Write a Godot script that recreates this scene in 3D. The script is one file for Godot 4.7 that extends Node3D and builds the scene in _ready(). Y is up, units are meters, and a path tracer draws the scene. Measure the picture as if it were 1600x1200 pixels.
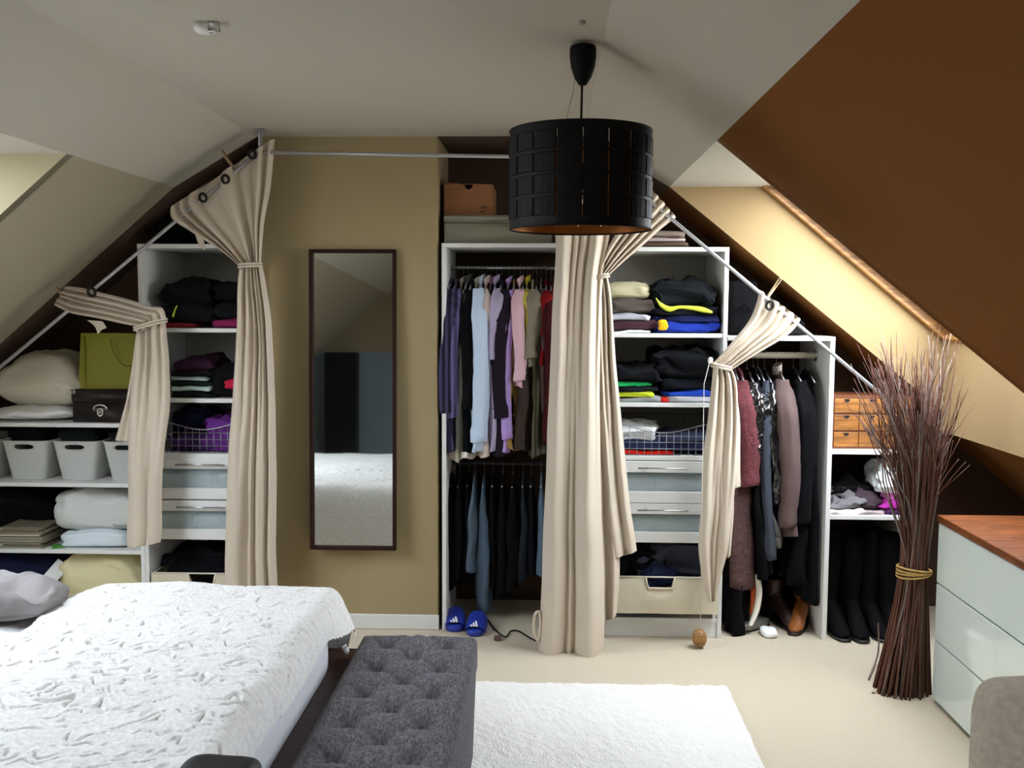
extends Node3D
# An attic bedroom: open wardrobe bays behind tied-back curtains along the gable, bed, bench, dresser and a bundle of twigs.
# Units are metres, y is up, the gable lies towards -z.

var S: SurfaceTool
var rng := RandomNumberGenerator.new()
var noise := FastNoiseLite.new()
var tex := {}
var mats := {}
var counts := {}

# ---------------------------------------------------------------- colours and materials
func shade(hex: String, gain := 1.0) -> Color:
	var c := Color(hex).srgb_to_linear()
	return Color(minf(c.r * gain, 0.88), minf(c.g * gain, 0.88), minf(c.b * gain, 0.88)).linear_to_srgb()

func noise_tex(freq: float, ramp_low: float, seed_value: int, kind := FastNoiseLite.TYPE_SIMPLEX_SMOOTH, octaves := 3, side := 256) -> NoiseTexture2D:
	var n := FastNoiseLite.new()
	n.noise_type = kind
	n.frequency = freq
	n.fractal_octaves = octaves
	n.seed = seed_value
	var t := NoiseTexture2D.new()
	t.width = side
	t.height = side
	t.seamless = true
	t.noise = n
	var g := Gradient.new()
	g.set_color(0, Color(ramp_low, ramp_low, ramp_low))
	g.set_color(1, Color(1, 1, 1))
	t.color_ramp = g
	return t

func weave_tex() -> ImageTexture:
	var im := Image.create(64, 64, false, Image.FORMAT_RGB8)
	var r := RandomNumberGenerator.new()
	r.seed = 5
	for y in 64:
		for x in 64:
			var over := ((x / 4) + (y / 4)) % 2 == 0
			var a := absf(sin((x % 4 + 0.5) / 4.0 * PI))
			var b := absf(sin((y % 4 + 0.5) / 4.0 * PI))
			var v := (0.45 + 0.5 * a) if over else (0.3 + 0.5 * b)
			v = clampf(v + r.randf_range(-0.12, 0.12), 0, 1)
			im.set_pixel(x, y, Color(v, v, v))
	return ImageTexture.create_from_image(im)

func wood_tex() -> ImageTexture:
	var n := FastNoiseLite.new()
	n.seed = 11
	n.frequency = 0.02
	n.fractal_octaves = 4
	var im := Image.create(256, 256, false, Image.FORMAT_RGB8)
	for y in 256:
		for x in 256:
			var g := n.get_noise_2d(x * 0.35, y * 4.0)
			var f := n.get_noise_2d(x * 2.0 + 300.0, y * 22.0)
			var v := clampf(0.78 + 0.28 * g + 0.14 * f, 0.35, 1.0)
			im.set_pixel(x, y, Color(v, v, v))
	return ImageTexture.create_from_image(im)

func stripe_tex(bands: int) -> ImageTexture:
	var im := Image.create(64, 64, false, Image.FORMAT_RGB8)
	for y in 64:
		for x in 64:
			var on := (x * bands / 64) % 2 == 0
			var v := 1.0 if on else 0.55
			im.set_pixel(x, y, Color(v, v, v))
	return ImageTexture.create_from_image(im)

func make_textures() -> void:
	tex.weave = weave_tex()
	tex.wood = wood_tex()
	tex.stripe = stripe_tex(8)
	tex.pile = noise_tex(0.09, 0.82, 3, FastNoiseLite.TYPE_SIMPLEX, 4, 512)
	tex.mottle = noise_tex(0.012, 0.86, 7, FastNoiseLite.TYPE_SIMPLEX_SMOOTH, 4, 512)
	tex.fur = noise_tex(0.05, 0.35, 9, FastNoiseLite.TYPE_SIMPLEX_SMOOTH, 5, 512)
	tex.plaster = noise_tex(0.06, 0.5, 13, FastNoiseLite.TYPE_SIMPLEX, 4, 256)
	tex.tweed = noise_tex(0.16, 0.35, 17, FastNoiseLite.TYPE_VALUE, 3, 256)

func mat(key: String, color: Color, rough := 0.8, o := {}) -> StandardMaterial3D:
	if mats.has(key):
		return mats[key]
	var m := StandardMaterial3D.new()
	m.resource_name = key
	m.albedo_color = color
	m.roughness = rough
	m.metallic = o.get("metal", 0.0)
	m.metallic_specular = o.get("spec", 0.5)
	if o.has("tex"):
		m.albedo_texture = tex[o.tex]
	if o.has("bump"):
		m.heightmap_enabled = true
		m.heightmap_texture = tex[o.bump]
		m.heightmap_scale = o.get("height", 0.1)
	if o.has("tex") or o.has("bump"):
		m.uv1_triplanar = true
		m.uv1_scale = o.scale if o.get("scale") is Vector3 else Vector3.ONE * float(o.get("scale", 2.0))
	if o.has("sheen"):
		m.rim_enabled = true
		m.rim = o.sheen
		m.rim_tint = 0.6
	if o.has("coat"):
		m.clearcoat_enabled = true
		m.clearcoat = o.coat
		m.clearcoat_roughness = 0.05
	if o.has("backlight"):
		m.backlight_enabled = true
		m.backlight = o.backlight
	mats[key] = m
	return m

func cloth(hex: String, gain := 1.6, stripes := false) -> StandardMaterial3D:
	var o := {"bump": "mottle", "height": 0.25, "scale": 6.0, "sheen": 0.15, "spec": 0.2}
	if stripes:
		o = {"tex": "stripe", "scale": 9.0, "sheen": 0.15, "spec": 0.2}
	return mat("cloth %s %.1f %s" % [hex, gain, stripes], shade(hex, gain), 0.9, o)

# ---------------------------------------------------------------- objects
func numbered(called: String) -> String:
	var n: int = counts.get(called, 0)
	counts[called] = n + 1
	return called if n == 0 else "%s_%03d" % [called, n]

func tag(o: Node, label: String, category: String, group := "", kind := "") -> void:
	if label:
		o.set_meta("label", label)
	if category:
		o.set_meta("category", category)
	if group:
		o.set_meta("group", group)
	if kind:
		o.set_meta("kind", kind)

func thing(called: String, label: String, category: String, group := "") -> Node3D:
	var o := Node3D.new()
	o.name = numbered(called)
	add_child(o, true)
	tag(o, label, category, group)
	return o

func begin(smooth := true) -> void:
	S = SurfaceTool.new()
	S.begin(Mesh.PRIMITIVE_TRIANGLES)
	S.set_smooth_group(0 if smooth else -1)

func done() -> ArrayMesh:
	S.generate_normals()
	return S.commit()

func part(called: String, m: Material, parent: Node) -> MeshInstance3D:
	var o := MeshInstance3D.new()
	o.name = called
	o.mesh = done()
	o.material_override = m
	parent.add_child(o, true)
	return o

func again(called: String, mesh: Mesh, m: Material, parent: Node, x := Transform3D()) -> MeshInstance3D:
	var o := MeshInstance3D.new()
	o.name = called
	o.mesh = mesh
	o.material_override = m
	o.transform = x
	parent.add_child(o, true)
	return o

func base_of(box: AABB) -> Vector3:
	return Vector3(box.position.x + box.size.x / 2, box.position.y, box.position.z + box.size.z / 2)

func settle(t: Node3D) -> Node3D:
	# moves a thing's origin to the middle of its base
	var box := AABB()
	var first := true
	for c in t.get_children():
		if c is MeshInstance3D and c.mesh:
			var b: AABB = c.transform * c.mesh.get_aabb()
			box = b if first else box.merge(b)
			first = false
	var at := base_of(box)
	t.position = at
	for c in t.get_children():
		if c is Node3D:
			c.position -= at
	return t

func solo(called: String, m: Material, label: String, category: String, group := "") -> MeshInstance3D:
	var mesh := done()
	var at := base_of(mesh.get_aabb())
	var st := SurfaceTool.new()
	st.append_from(mesh, 0, Transform3D(Basis(), -at))
	var o := MeshInstance3D.new()
	o.name = numbered(called)
	o.mesh = st.commit()
	o.material_override = m
	o.position = at
	add_child(o, true)
	tag(o, label, category, group)
	return o

func struct(called: String, m: Material, label := "") -> MeshInstance3D:
	var o := part(called, m, self)
	tag(o, label, "", "", "structure")
	return o

# ---------------------------------------------------------------- shapes
func tri(a: Vector3, b: Vector3, c: Vector3) -> void:
	S.add_vertex(a)
	S.add_vertex(b)
	S.add_vertex(c)

func quad(a: Vector3, b: Vector3, c: Vector3, d: Vector3) -> void:
	tri(a, b, c)
	tri(a, c, d)

func box(c: Vector3, s: Vector3, bevel := 0.002, turn := Basis()) -> void:
	# a box with chamfered edges
	var h := s / 2
	var v := minf(bevel, minf(h.x, minf(h.y, h.z)) * 0.6)
	var i := h - Vector3.ONE * v
	for axis in 3:
		var a := (axis + 1) % 3
		var b := (axis + 2) % 3
		for sg in [-1.0, 1.0]:
			var p := []
			for k in [[-1, -1], [1, -1], [1, 1], [-1, 1]]:
				var q := Vector3()
				q[axis] = h[axis] * sg
				q[a] = i[a] * k[0]
				q[b] = i[b] * k[1]
				p.append(c + turn * q)
			if sg > 0:
				quad(p[3], p[2], p[1], p[0])
			else:
				quad(p[0], p[1], p[2], p[3])
		for s1 in [-1.0, 1.0]:
			for s2 in [-1.0, 1.0]:
				var e := []
				for k in [[0, -1], [0, 1], [1, 1], [1, -1]]:
					var q := Vector3()
					q[axis] = i[axis] * k[1]
					q[a] = (h[a] if k[0] == 0 else i[a]) * s1
					q[b] = (i[b] if k[0] == 0 else h[b]) * s2
					e.append(c + turn * q)
				if s1 * s2 > 0:
					quad(e[3], e[2], e[1], e[0])
				else:
					quad(e[0], e[1], e[2], e[3])
	for sx in [-1.0, 1.0]:
		for sy in [-1.0, 1.0]:
			for sz in [-1.0, 1.0]:
				var p0 := c + turn * Vector3(h.x * sx, i.y * sy, i.z * sz)
				var p1 := c + turn * Vector3(i.x * sx, h.y * sy, i.z * sz)
				var p2 := c + turn * Vector3(i.x * sx, i.y * sy, h.z * sz)
				if sx * sy * sz > 0:
					tri(p2, p1, p0)
				else:
					tri(p0, p1, p2)

func span(x0: float, x1: float, y0: float, y1: float, z0: float, z1: float, bevel := 0.002) -> void:
	box(Vector3(x0 + x1, y0 + y1, z0 + z1) / 2, Vector3(absf(x1 - x0), absf(y1 - y0), absf(z1 - z0)), bevel)

func prism(poly: Array, z0: float, z1: float) -> void:
	# a polygon in x and y, counted anticlockwise, drawn out along z
	var n := poly.size()
	for k in n:
		var a: Vector2 = poly[k]
		var b: Vector2 = poly[(k + 1) % n]
		quad(Vector3(a.x, a.y, z0), Vector3(b.x, b.y, z0), Vector3(b.x, b.y, z1), Vector3(a.x, a.y, z1))
	for k in range(1, n - 1):
		tri(Vector3(poly[0].x, poly[0].y, z1), Vector3(poly[k + 1].x, poly[k + 1].y, z1), Vector3(poly[k].x, poly[k].y, z1))
		tri(Vector3(poly[0].x, poly[0].y, z0), Vector3(poly[k].x, poly[k].y, z0), Vector3(poly[k + 1].x, poly[k + 1].y, z0))

func loft(rings: Array, caps := true) -> void:
	for j in rings.size() - 1:
		var a: PackedVector3Array = rings[j]
		var b: PackedVector3Array = rings[j + 1]
		var n := a.size()
		for i in n:
			var k := (i + 1) % n
			quad(a[i], a[k], b[k], b[i])
	if caps:
		for e in 2:
			var r: PackedVector3Array = rings[0] if e == 0 else rings[-1]
			var mid := Vector3()
			for p in r:
				mid += p
			mid /= r.size()
			for i in r.size():
				if e == 0:
					tri(mid, r[(i + 1) % r.size()], r[i])
				else:
					tri(mid, r[i], r[(i + 1) % r.size()])

func spline(points: Array, t: float) -> Vector3:
	var n := points.size()
	var i := clampi(int(t), 0, n - 2)
	var f := t - i
	var p0: Vector3 = points[maxi(i - 1, 0)]
	var p1: Vector3 = points[i]
	var p2: Vector3 = points[i + 1]
	var p3: Vector3 = points[mini(i + 2, n - 1)]
	return 0.5 * (2.0 * p1 + (p2 - p0) * f + (2.0 * p0 - 5.0 * p1 + 4.0 * p2 - p3) * f * f + (3.0 * p1 - p0 - 3.0 * p2 + p3) * f * f * f)

func smooth_path(points: Array, steps: int) -> Array:
	var out := []
	for k in steps + 1:
		out.append(spline(points, float(k) / steps * (points.size() - 1)))
	return out

func tube(path: Array, r0: float, r1 := -1.0, sides := 8, closed := false) -> void:
	var rings := []
	var n := path.size()
	var last_side := Vector3()
	for k in n:
		var a: Vector3 = path[(k - 1 + n) % n] if closed else path[maxi(k - 1, 0)]
		var b: Vector3 = path[(k + 1) % n] if closed else path[mini(k + 1, n - 1)]
		var d := (b - a).normalized()
		var ref := last_side if last_side != Vector3() else (Vector3.UP if absf(d.y) < 0.9 else Vector3.RIGHT).cross(d)
		var u := (ref - d * ref.dot(d)).normalized()
		last_side = u
		var w := d.cross(u)
		var r := r0 if r1 < 0 else lerpf(r0, r1, float(k) / (n - 1))
		var ring := PackedVector3Array()
		for i in sides:
			var t := TAU * i / sides
			ring.append(path[k] + (u * cos(t) + w * sin(t)) * r)
		rings.append(ring)
	if closed:
		rings.append(rings[0])
	loft(rings, not closed)

func hoop(c: Vector3, u: Vector3, v: Vector3, r: float, n := 20, sides := 6) -> void:
	var p := []
	for k in n:
		p.append(c + u * cos(TAU * k / n) + v * sin(TAU * k / n))
	tube(p, r, -1.0, sides, true)

func lathe(profile: Array, c: Vector3, n := 24, caps := true) -> void:
	# profile of (radius, height), bottom first
	var rings := []
	for p in profile:
		var ring := PackedVector3Array()
		for k in n:
			ring.append(c + Vector3(cos(TAU * k / n) * p.x, p.y, sin(TAU * k / n) * p.x))
		rings.append(ring)
	loft(rings, caps)

func spow(v: float, e: float) -> float:
	return signf(v) * pow(absf(v), e)

func soft(c: Vector3, s: Vector3, o := {}) -> void:
	# a soft body between box and ellipsoid: cushions, folded clothes, duvets
	var plan: float = o.get("plan", 0.3)
	var side: float = o.get("side", 0.5)
	var amp: float = o.get("amp", 0.01)
	var freq: float = o.get("freq", 8.0)
	var layers: float = o.get("layers", 0.0)
	var pinch: float = o.get("pinch", 0.0)
	var nu: int = o.get("nu", 44)
	var nv: int = o.get("nv", 22)
	var sd: float = o.get("seed", 1.0) * 17.3
	var turn: Basis = o.get("turn", Basis())
	var slump: float = o.get("slump", 0.0)
	var rings := []
	for j in nv + 1:
		var v := -PI / 2 + PI * j / nv
		var ring := PackedVector3Array()
		for i in nu:
			var u := TAU * i / nu
			var cv := spow(cos(v), side)
			var x := spow(cos(u), plan)
			var z := spow(sin(u), plan)
			var y := spow(sin(v), side)
			var p := Vector3(x * cv, y, z * cv)
			if pinch > 0.0:
				p.y *= 1.0 - pinch * pow(maxf(absf(p.x), absf(p.z)), 4.0)
			var f := 1.0
			if layers > 0.0:
				f -= 0.07 * pow(absf(cos(PI * (layers * (p.y + 1.0) / 2.0 + 0.5 * sin(p.x * 2.0 + sd) * 0.3))), 5.0)
			var q := Vector3(p.x * s.x / 2 * f, p.y * s.y / 2, p.z * s.z / 2 * f)
			var d := Vector3(noise.get_noise_3d(q.x * freq * 10.0 + sd, q.y * freq * 14.0, q.z * freq * 10.0), noise.get_noise_3d(q.x * freq * 10.0, q.y * freq * 10.0 + sd, q.z * freq * 10.0 + 40.0), noise.get_noise_3d(q.x * freq * 10.0 + 80.0, q.y * freq * 14.0, q.z * freq * 10.0 + sd))
			q += d * amp * (1.0 if y > -0.5 else 0.3)
			q.y -= slump * s.y * p.x * p.x * (0.5 + 0.5 * y)
			q.y = maxf(q.y, -s.y / 2)
			ring.append(c + turn * q)
		rings.append(ring)
	loft(rings, false)

func sheet(nu: int, nv: int, f: Callable) -> void:
	var rows := []
	for j in nv + 1:
		var row := PackedVector3Array()
		for i in nu + 1:
			row.append(f.call(float(i) / nu, float(j) / nv))
		rows.append(row)
	for j in nv:
		for i in nu:
			quad(rows[j][i], rows[j][i + 1], rows[j + 1][i + 1], rows[j + 1][i])

func rounded_loop(hx: float, hy: float, r: float, n := 6) -> Array:
	# the outline of a rounded rectangle
	var out := []
	for k in 4:
		var cx: float = (hx - r) * [1, -1, -1, 1][k]
		var cy: float = (hy - r) * [1, 1, -1, -1][k]
		for i in n + 1:
			var t := PI / 2 * (k + float(i) / n)
			out.append(Vector2(cx + r * cos(t), cy + r * sin(t)))
	return out

# ---------------------------------------------------------------- cloth on a rod, gathered and draped
func fold_at(pleats: Array, u: float) -> float:
	var total := 0.0
	for p in pleats:
		total += p[0]
	var at := u * total
	var k := 0
	while k < pleats.size() - 1 and at > pleats[k][0]:
		at -= pleats[k][0]
		k += 1
	return pow(0.5 - 0.5 * cos(TAU * clampf(at / pleats[k][0], 0.0, 1.0)), 0.6) * pleats[k][1]

func drape(stations: Array, pleats: Array, sd: float, rows := 60, across := 96, low := []) -> void:
	# stations: [left point, right point, depth of the folds]; pleats: [width, height of the fold], low: the fewer folds towards the hem
	var lefts := []
	var rights := []
	var deep := []
	for s in stations:
		lefts.append(s[0])
		rights.append(s[1])
		deep.append(Vector3(s[2], 0, 0))
	var rings := []
	for j in rows + 1:
		var t := float(j) / rows * (stations.size() - 1)
		var a := spline(lefts, t)
		var b := spline(rights, t)
		var th := maxf(spline(deep, t).x * 0.8, 0.004)
		var ring := PackedVector3Array()
		for i in across + 1:
			var u := float(i) / across
			var uu := clampf(u + 0.007 * sin(t * 1.3 + sd + u * 9.0) * sin(PI * u), 0.0, 1.0)
			var lift := fold_at(pleats, uu)
			if low:
				lift = lerpf(lift, fold_at(low, uu), smoothstep(0.12, 0.75, float(j) / rows))
			var p := a.lerp(b, u)
			var wob := noise.get_noise_3d(p.x * 60.0 + sd * 31.0, p.y * 25.0, sd * 7.0) * 0.010
			p.z += th * (lift - 0.3) + wob * minf(1.0, th * 30.0)
			p.x += noise.get_noise_2d(p.y * 18.0 + sd * 50.0, u * 12.0) * 0.004
			ring.append(p)
		var back := across / 4
		for i in range(1, back):
			var u := 1.0 - float(i) / back
			var p := a.lerp(b, u)
			p.z -= th * (0.35 + 0.25 * sin(PI * u))
			ring.append(p)
		rings.append(ring)
	loft(rings, true)

func even(n: int, sd: int) -> Array:
	var r := RandomNumberGenerator.new()
	r.seed = sd
	var out := []
	for k in n:
		out.append([r.randf_range(0.6, 1.4), r.randf_range(0.65, 1.1)])
	return out

# ---------------------------------------------------------------- the place
const CREASE_L := -1.805
const CREASE_R := 0.561
const CREASE_Y := 2.153
const FLAT_Y := 2.39
const SLOPE_L := 0.86
const SLOPE_R := 0.804
const GABLE := -4.76
const BACK := -5.27
const REAR := 1.6

func _ready() -> void:
	var cam := Camera3D.new()
	cam.name = "camera"
	cam.fov = 42.32
	cam.near = 0.05
	cam.far = 60.0
	cam.position = Vector3(0, 1.6, 0)
	cam.rotation_degrees = Vector3(-4.61, 2.14, 0.23)
	add_child(cam)
	cam.current = true
	var env := Environment.new()
	env.background_mode = Environment.BG_SKY
	var sky := Sky.new()
	var over := ProceduralSkyMaterial.new()      # an even, overcast sky
	over.sky_top_color = Color(0.86, 0.92, 1.0)
	over.sky_horizon_color = Color(0.93, 0.96, 1.0)
	over.ground_bottom_color = Color(0.32, 0.33, 0.3)
	over.ground_horizon_color = Color(0.5, 0.52, 0.5)
	over.sky_energy_multiplier = 3.0
	over.ground_energy_multiplier = 1.0
	sky.sky_material = over
	env.sky = sky
	env.tonemap_mode = Environment.TONE_MAPPER_LINEAR
	env.tonemap_exposure = 0.94
	env.sdfgi_enabled = true
	env.ssao_enabled = true
	env.ssil_enabled = true
	var we := WorldEnvironment.new()
	we.name = "environment"
	we.environment = env
	add_child(we)
	# daylight that comes in through the roof windows: one light just inside each pane
	daylight(1, -3.43, GABLE, 0.41, 3.8)
	daylight(1, 0.3, -1.2, 0.41, 1.05)
	daylight(-1, -1.9, -3.70, 0.41, 2.6)
	noise.seed = 4
	noise.frequency = 0.1
	noise.fractal_octaves = 2
	rng.seed = 21
	make_textures()
	build_room()
	build_lamp()
	build_bed()
	build_furniture()
	build_units()
	build_contents_left()
	build_contents_middle()
	build_contents_right()
	build_curtains()
	build_twigs()

func recess(side: int) -> Dictionary:
	# the corners, in x and y, of the opening that a roof window's lining makes in a slope
	var cx := CREASE_R if side > 0 else CREASE_L
	var k := SLOPE_R if side > 0 else SLOPE_L
	var w := 0.41
	var sill_x := 1.301
	var a := Vector2(cx, CREASE_Y)
	var b := Vector2(cx + side * w, CREASE_Y + 0.02)
	var c := Vector2(cx + side * sill_x, CREASE_Y - (sill_x - w) * k)
	var d := Vector2(cx + side * sill_x, CREASE_Y - sill_x * k)
	return {"a": a, "b": b, "c": c, "d": d}

func daylight(side: int, z_near: float, z_far: float, _w: float, energy: float) -> void:
	var r := recess(side)
	var down: Vector2 = (r.c - r.b).normalized()
	var out := Vector2(-down.y, down.x) if side > 0 else Vector2(down.y, -down.x)
	var mid: Vector2 = (r.b + r.c) / 2 + out * 0.015
	var l := AreaLight3D.new()
	l.name = "daylight"
	l.area_size = Vector2((r.c - r.b).length() - 0.16, absf(z_far - z_near) - 0.16)
	l.light_color = Color(0.97, 0.99, 1.0)
	l.light_energy = energy
	l.area_range = 20.0
	l.area_attenuation = 2.0
	l.shadow_enabled = true
	# the light's -z faces into the room
	var zaxis := Vector3(out.x, out.y, 0)
	var yaxis := Vector3(0, 0, 1)
	l.transform = Transform3D(Basis(yaxis.cross(zaxis), yaxis, zaxis), Vector3(mid.x, mid.y, (z_near + z_far) / 2))
	add_child(l, true)

func slab(called: String, m: Material, a: Vector2, b: Vector2, z0: float, z1: float, outward: Vector2, thick := 0.08, label := "") -> MeshInstance3D:
	begin(false)
	var o := outward.normalized() * thick
	var poly := [a, b, b + o, a + o]
	if (b - a).cross(o) < 0:
		poly.reverse()
	prism(poly, z0, z1)
	return struct(called, m, label)

func roof_window(side: int, z_near: float, z_far: float, number: int, paint: Material) -> void:
	var white := mat("ceiling white", shade("#b0a999"), 0.9, {"bump": "plaster", "height": 0.03, "scale": 3.0})
	var pine := mat("pine", shade("#c98f4d"), 0.5, {"tex": "wood", "scale": Vector3(1.5, 1.5, 1.5)})
	var r := recess(side)
	var s := float(side)
	# lining: two cheeks, a level head and an upright sill
	var cheek := [r.a, r.d, r.c + Vector2(s * 0.10, -s * 0.0), r.b + Vector2(s * 0.10, 0.08), r.a + Vector2(s * 0.0, 0.05)]
	if side > 0:
		cheek.reverse()
	var t := Node3D.new()
	t.name = "window_%d" % number
	add_child(t, true)
	tag(t, "", "", "", "structure")
	begin(false)
	prism(cheek, z_far - 0.05, z_far + 0.004)
	part("reveal", paint, t)
	begin(false)
	prism(cheek, z_near - 0.004, z_near + 0.05)
	part("reveal", paint, t)
	begin(false)
	span(r.a.x, r.b.x + s * 0.12, r.a.y, r.a.y + 0.05, z_far, z_near, 0.0)
	part("head_lining", white, t)
	begin(false)
	span(r.d.x, r.d.x + s * 0.05, r.d.y - 0.1, r.c.y + 0.05, z_far, z_near, 0.0)
	part("sill_lining", paint, t)
	# frame, sash and pane lie in the roof's outer plane
	var down: Vector2 = (r.c - r.b).normalized()
	var out := Vector2(-down.y, down.x) if side > 0 else Vector2(down.y, -down.x)
	var b := Basis(Vector3(down.x, down.y, 0), Vector3(out.x, out.y, 0), Vector3(0, 0, s))
	var mid: Vector2 = (r.b + r.c) / 2
	var c := Vector3(mid.x, mid.y, (z_near + z_far) / 2)
	var len_d: float = (r.c - r.b).length()
	var wid := absf(z_far - z_near)
	var f := Node3D.new()
	f.name = "frame"
	t.add_child(f, true)
	for e in [-1.0, 1.0]:
		begin(false)
		box(c + b * Vector3(0, 0.06, e * (wid / 2 - 0.02)), Vector3(len_d + 0.1, 0.13, 0.05), 0.004, b)
		part("frame_side", pine, f)
		begin(false)
		box(c + b * Vector3(e * (len_d / 2), 0.06, 0), Vector3(0.05, 0.13, wid), 0.004, b)
		part("frame_rail", pine, f)
		begin(false)
		box(c + b * Vector3(0, 0.075, e * (wid / 2 - 0.065)), Vector3(len_d - 0.06, 0.06, 0.05), 0.006, b)
		part("sash_side", pine, f)
		begin(false)
		box(c + b * Vector3(e * (len_d / 2 - 0.05), 0.075, 0), Vector3(0.05, 0.06, wid - 0.09), 0.006, b)
		part("sash_rail", pine, f)
	begin()
	var bolt := c + b * Vector3(len_d / 2 - 0.06, -0.001, -s * (-s) * -(wid / 2 - 0.028))
	hoop(bolt, b.x * 0.006, b.z * 0.006, 0.004, 12, 5)
	part("bolt", mat("bolt blue", shade("#3c5a78"), 0.4, {"metal": 0.6}), f)
	var glass := mat("window glass", Color(0.95, 0.98, 1.0, 0.06), 0.02)
	glass.transparency = BaseMaterial3D.TRANSPARENCY_ALPHA
	begin(false)
	box(c + b * Vector3(0, 0.085, 0), Vector3(len_d - 0.1, 0.006, wid - 0.14), 0.0, b)
	part("pane", glass, t)

func build_room() -> void:
	var white := mat("ceiling white", shade("#b0a999"), 0.9, {"bump": "plaster", "height": 0.03, "scale": 3.0})
	var beige := mat("beige paint", shade("#998e76"), 0.9, {"bump": "plaster", "height": 0.03, "scale": 3.0})
	var tan := mat("tan paint", shade("#9d8b66"), 0.88, {"bump": "plaster", "height": 0.03, "scale": 3.0})
	var ochre := mat("ochre paint", shade("#724822"), 0.9, {"spec": 0.2, "bump": "plaster", "height": 0.03, "scale": 3.0})
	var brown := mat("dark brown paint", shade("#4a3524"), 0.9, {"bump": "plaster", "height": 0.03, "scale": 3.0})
	var slate := mat("slate paint", shade("#7d8c98"), 0.9, {"bump": "plaster", "height": 0.03, "scale": 3.0})
	var gloss := mat("white gloss", shade("#d8d6d0"), 0.4)
	var carpet := mat("carpet", shade("#d8cab2"), 0.97, {"tex": "pile", "bump": "pile", "height": 0.5, "scale": 3.2, "spec": 0.1})
	var cl := Vector2(CREASE_L, CREASE_Y)
	var cr := Vector2(CREASE_R, CREASE_Y)
	var fl := Vector2(-1.40, FLAT_Y)
	var fr := Vector2(0.156, FLAT_Y)
	var kl := Vector2(CREASE_L - (CREASE_Y - 0.45) / SLOPE_L, 0.45)
	var kr := Vector2(CREASE_R + (CREASE_Y - 0.45) / SLOPE_R, 0.45)
	begin(false)
	span(kl.x - 0.1, kr.x + 0.1, -0.1, 0.0, BACK - 0.1, REAR + 0.1, 0.0)
	struct("floor", carpet, "pale beige fitted carpet")
	# the room's ceiling, and behind the line of the chimney breast the dark brown top of the alcoves
	slab("ceiling", white, fl, fr, GABLE, REAR, Vector2(0, 1))
	slab("ceiling", white, cl, fl, GABLE, REAR, Vector2(-0.5, 1))
	slab("ceiling", white, fr, cr, GABLE, REAR, Vector2(0.5, 1))
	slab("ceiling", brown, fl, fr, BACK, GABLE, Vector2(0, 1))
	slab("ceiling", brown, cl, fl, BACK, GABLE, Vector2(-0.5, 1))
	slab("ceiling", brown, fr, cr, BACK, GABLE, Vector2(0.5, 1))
	# slopes with their roof windows
	var ol := Vector2(-SLOPE_L, 1)
	var orr := Vector2(SLOPE_R, 1)
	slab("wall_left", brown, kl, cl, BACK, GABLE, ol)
	slab("wall_left", beige, kl, cl, GABLE, -3.70, ol)
	slab("wall_left", beige, kl, cl, -1.9, REAR, ol)
	slab("wall_left", beige, kl, recess(-1).d, -3.70, -1.9, ol)
	slab("wall_right", ochre, kr, cr, BACK, GABLE, orr)
	slab("wall_right", ochre, kr, recess(1).d, GABLE, -3.43, orr)
	slab("wall_right", ochre, kr, cr, -3.43, -1.2, orr)
	slab("wall_right", ochre, kr, recess(1).d, -1.2, 0.3, orr)
	slab("wall_right", ochre, kr, cr, 0.3, REAR, orr)
	begin(false)
	span(kl.x - 0.1, kl.x, -0.05, 0.5, BACK, REAR, 0.0)
	struct("wall_left", beige)
	begin(false)
	span(kr.x, kr.x + 0.1, -0.05, 0.5, BACK, REAR, 0.0)
	struct("wall_right", ochre)
	roof_window(1, -3.43, GABLE, 1, mat("reveal paint", shade("#927a54"), 0.88, {"bump": "plaster", "height": 0.03, "scale": 3.0}))
	roof_window(1, 0.3, -1.2, 3, mat("reveal paint", shade("#927a54"), 0.88))
	roof_window(-1, -1.9, -3.70, 2, mat("cream paint", shade("#a59a7c"), 0.9))
	# gable behind the alcoves, the chimney breast, and the wall behind the camera
	var gable := [Vector2(kl.x - 0.1, -0.05), Vector2(kr.x + 0.1, -0.05), Vector2(kr.x + 0.1, 0.6), cr + Vector2(0.1, 0.1), fr + Vector2(0, 0.1), fl + Vector2(0, 0.1), cl + Vector2(-0.1, 0.1), Vector2(kl.x - 0.1, 0.6)]
	begin(false)
	prism(gable, BACK - 0.1, BACK)
	struct("wall_back", brown)
	begin(false)
	span(-1.385, -0.537, 0.0, FLAT_Y + 0.005, BACK, GABLE, 0.004)
	struct("wall_chimney", tan, "tan painted chimney breast")
	begin(false)
	prism(gable, REAR, REAR + 0.1)
	struct("wall_rear", mat("drab paint", shade("#94866c"), 0.9))
	begin(false)
	span(kl.x, kr.x, 0.0, 1.5, REAR - 0.02, REAR, 0.0)
	struct("trim_1", slate, "slate blue lower part of the rear wall")
	begin(false)
	span(-1.39, -0.532, 0.0, 0.075, GABLE, GABLE + 0.014, 0.004)
	struct("baseboard_back", gloss)
	begin()
	lathe([Vector2(0.0, -0.028), Vector2(0.022, -0.026), Vector2(0.03, -0.018), Vector2(0.032, 0.0)], Vector3(-0.985, FLAT_Y, -2.855), 20)
	box(Vector3(-0.955, FLAT_Y - 0.015, -2.845), Vector3(0.03, 0.03, 0.03), 0.004)
	solo("ceiling_hook", gloss, "small white plastic fixing on the ceiling beyond the bed", "fixing")
	begin()
	lathe([Vector2(0.0, -0.01), Vector2(0.008, -0.008), Vector2(0.01, 0.0)], Vector3(0.086, FLAT_Y, -2.854), 14)
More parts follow.
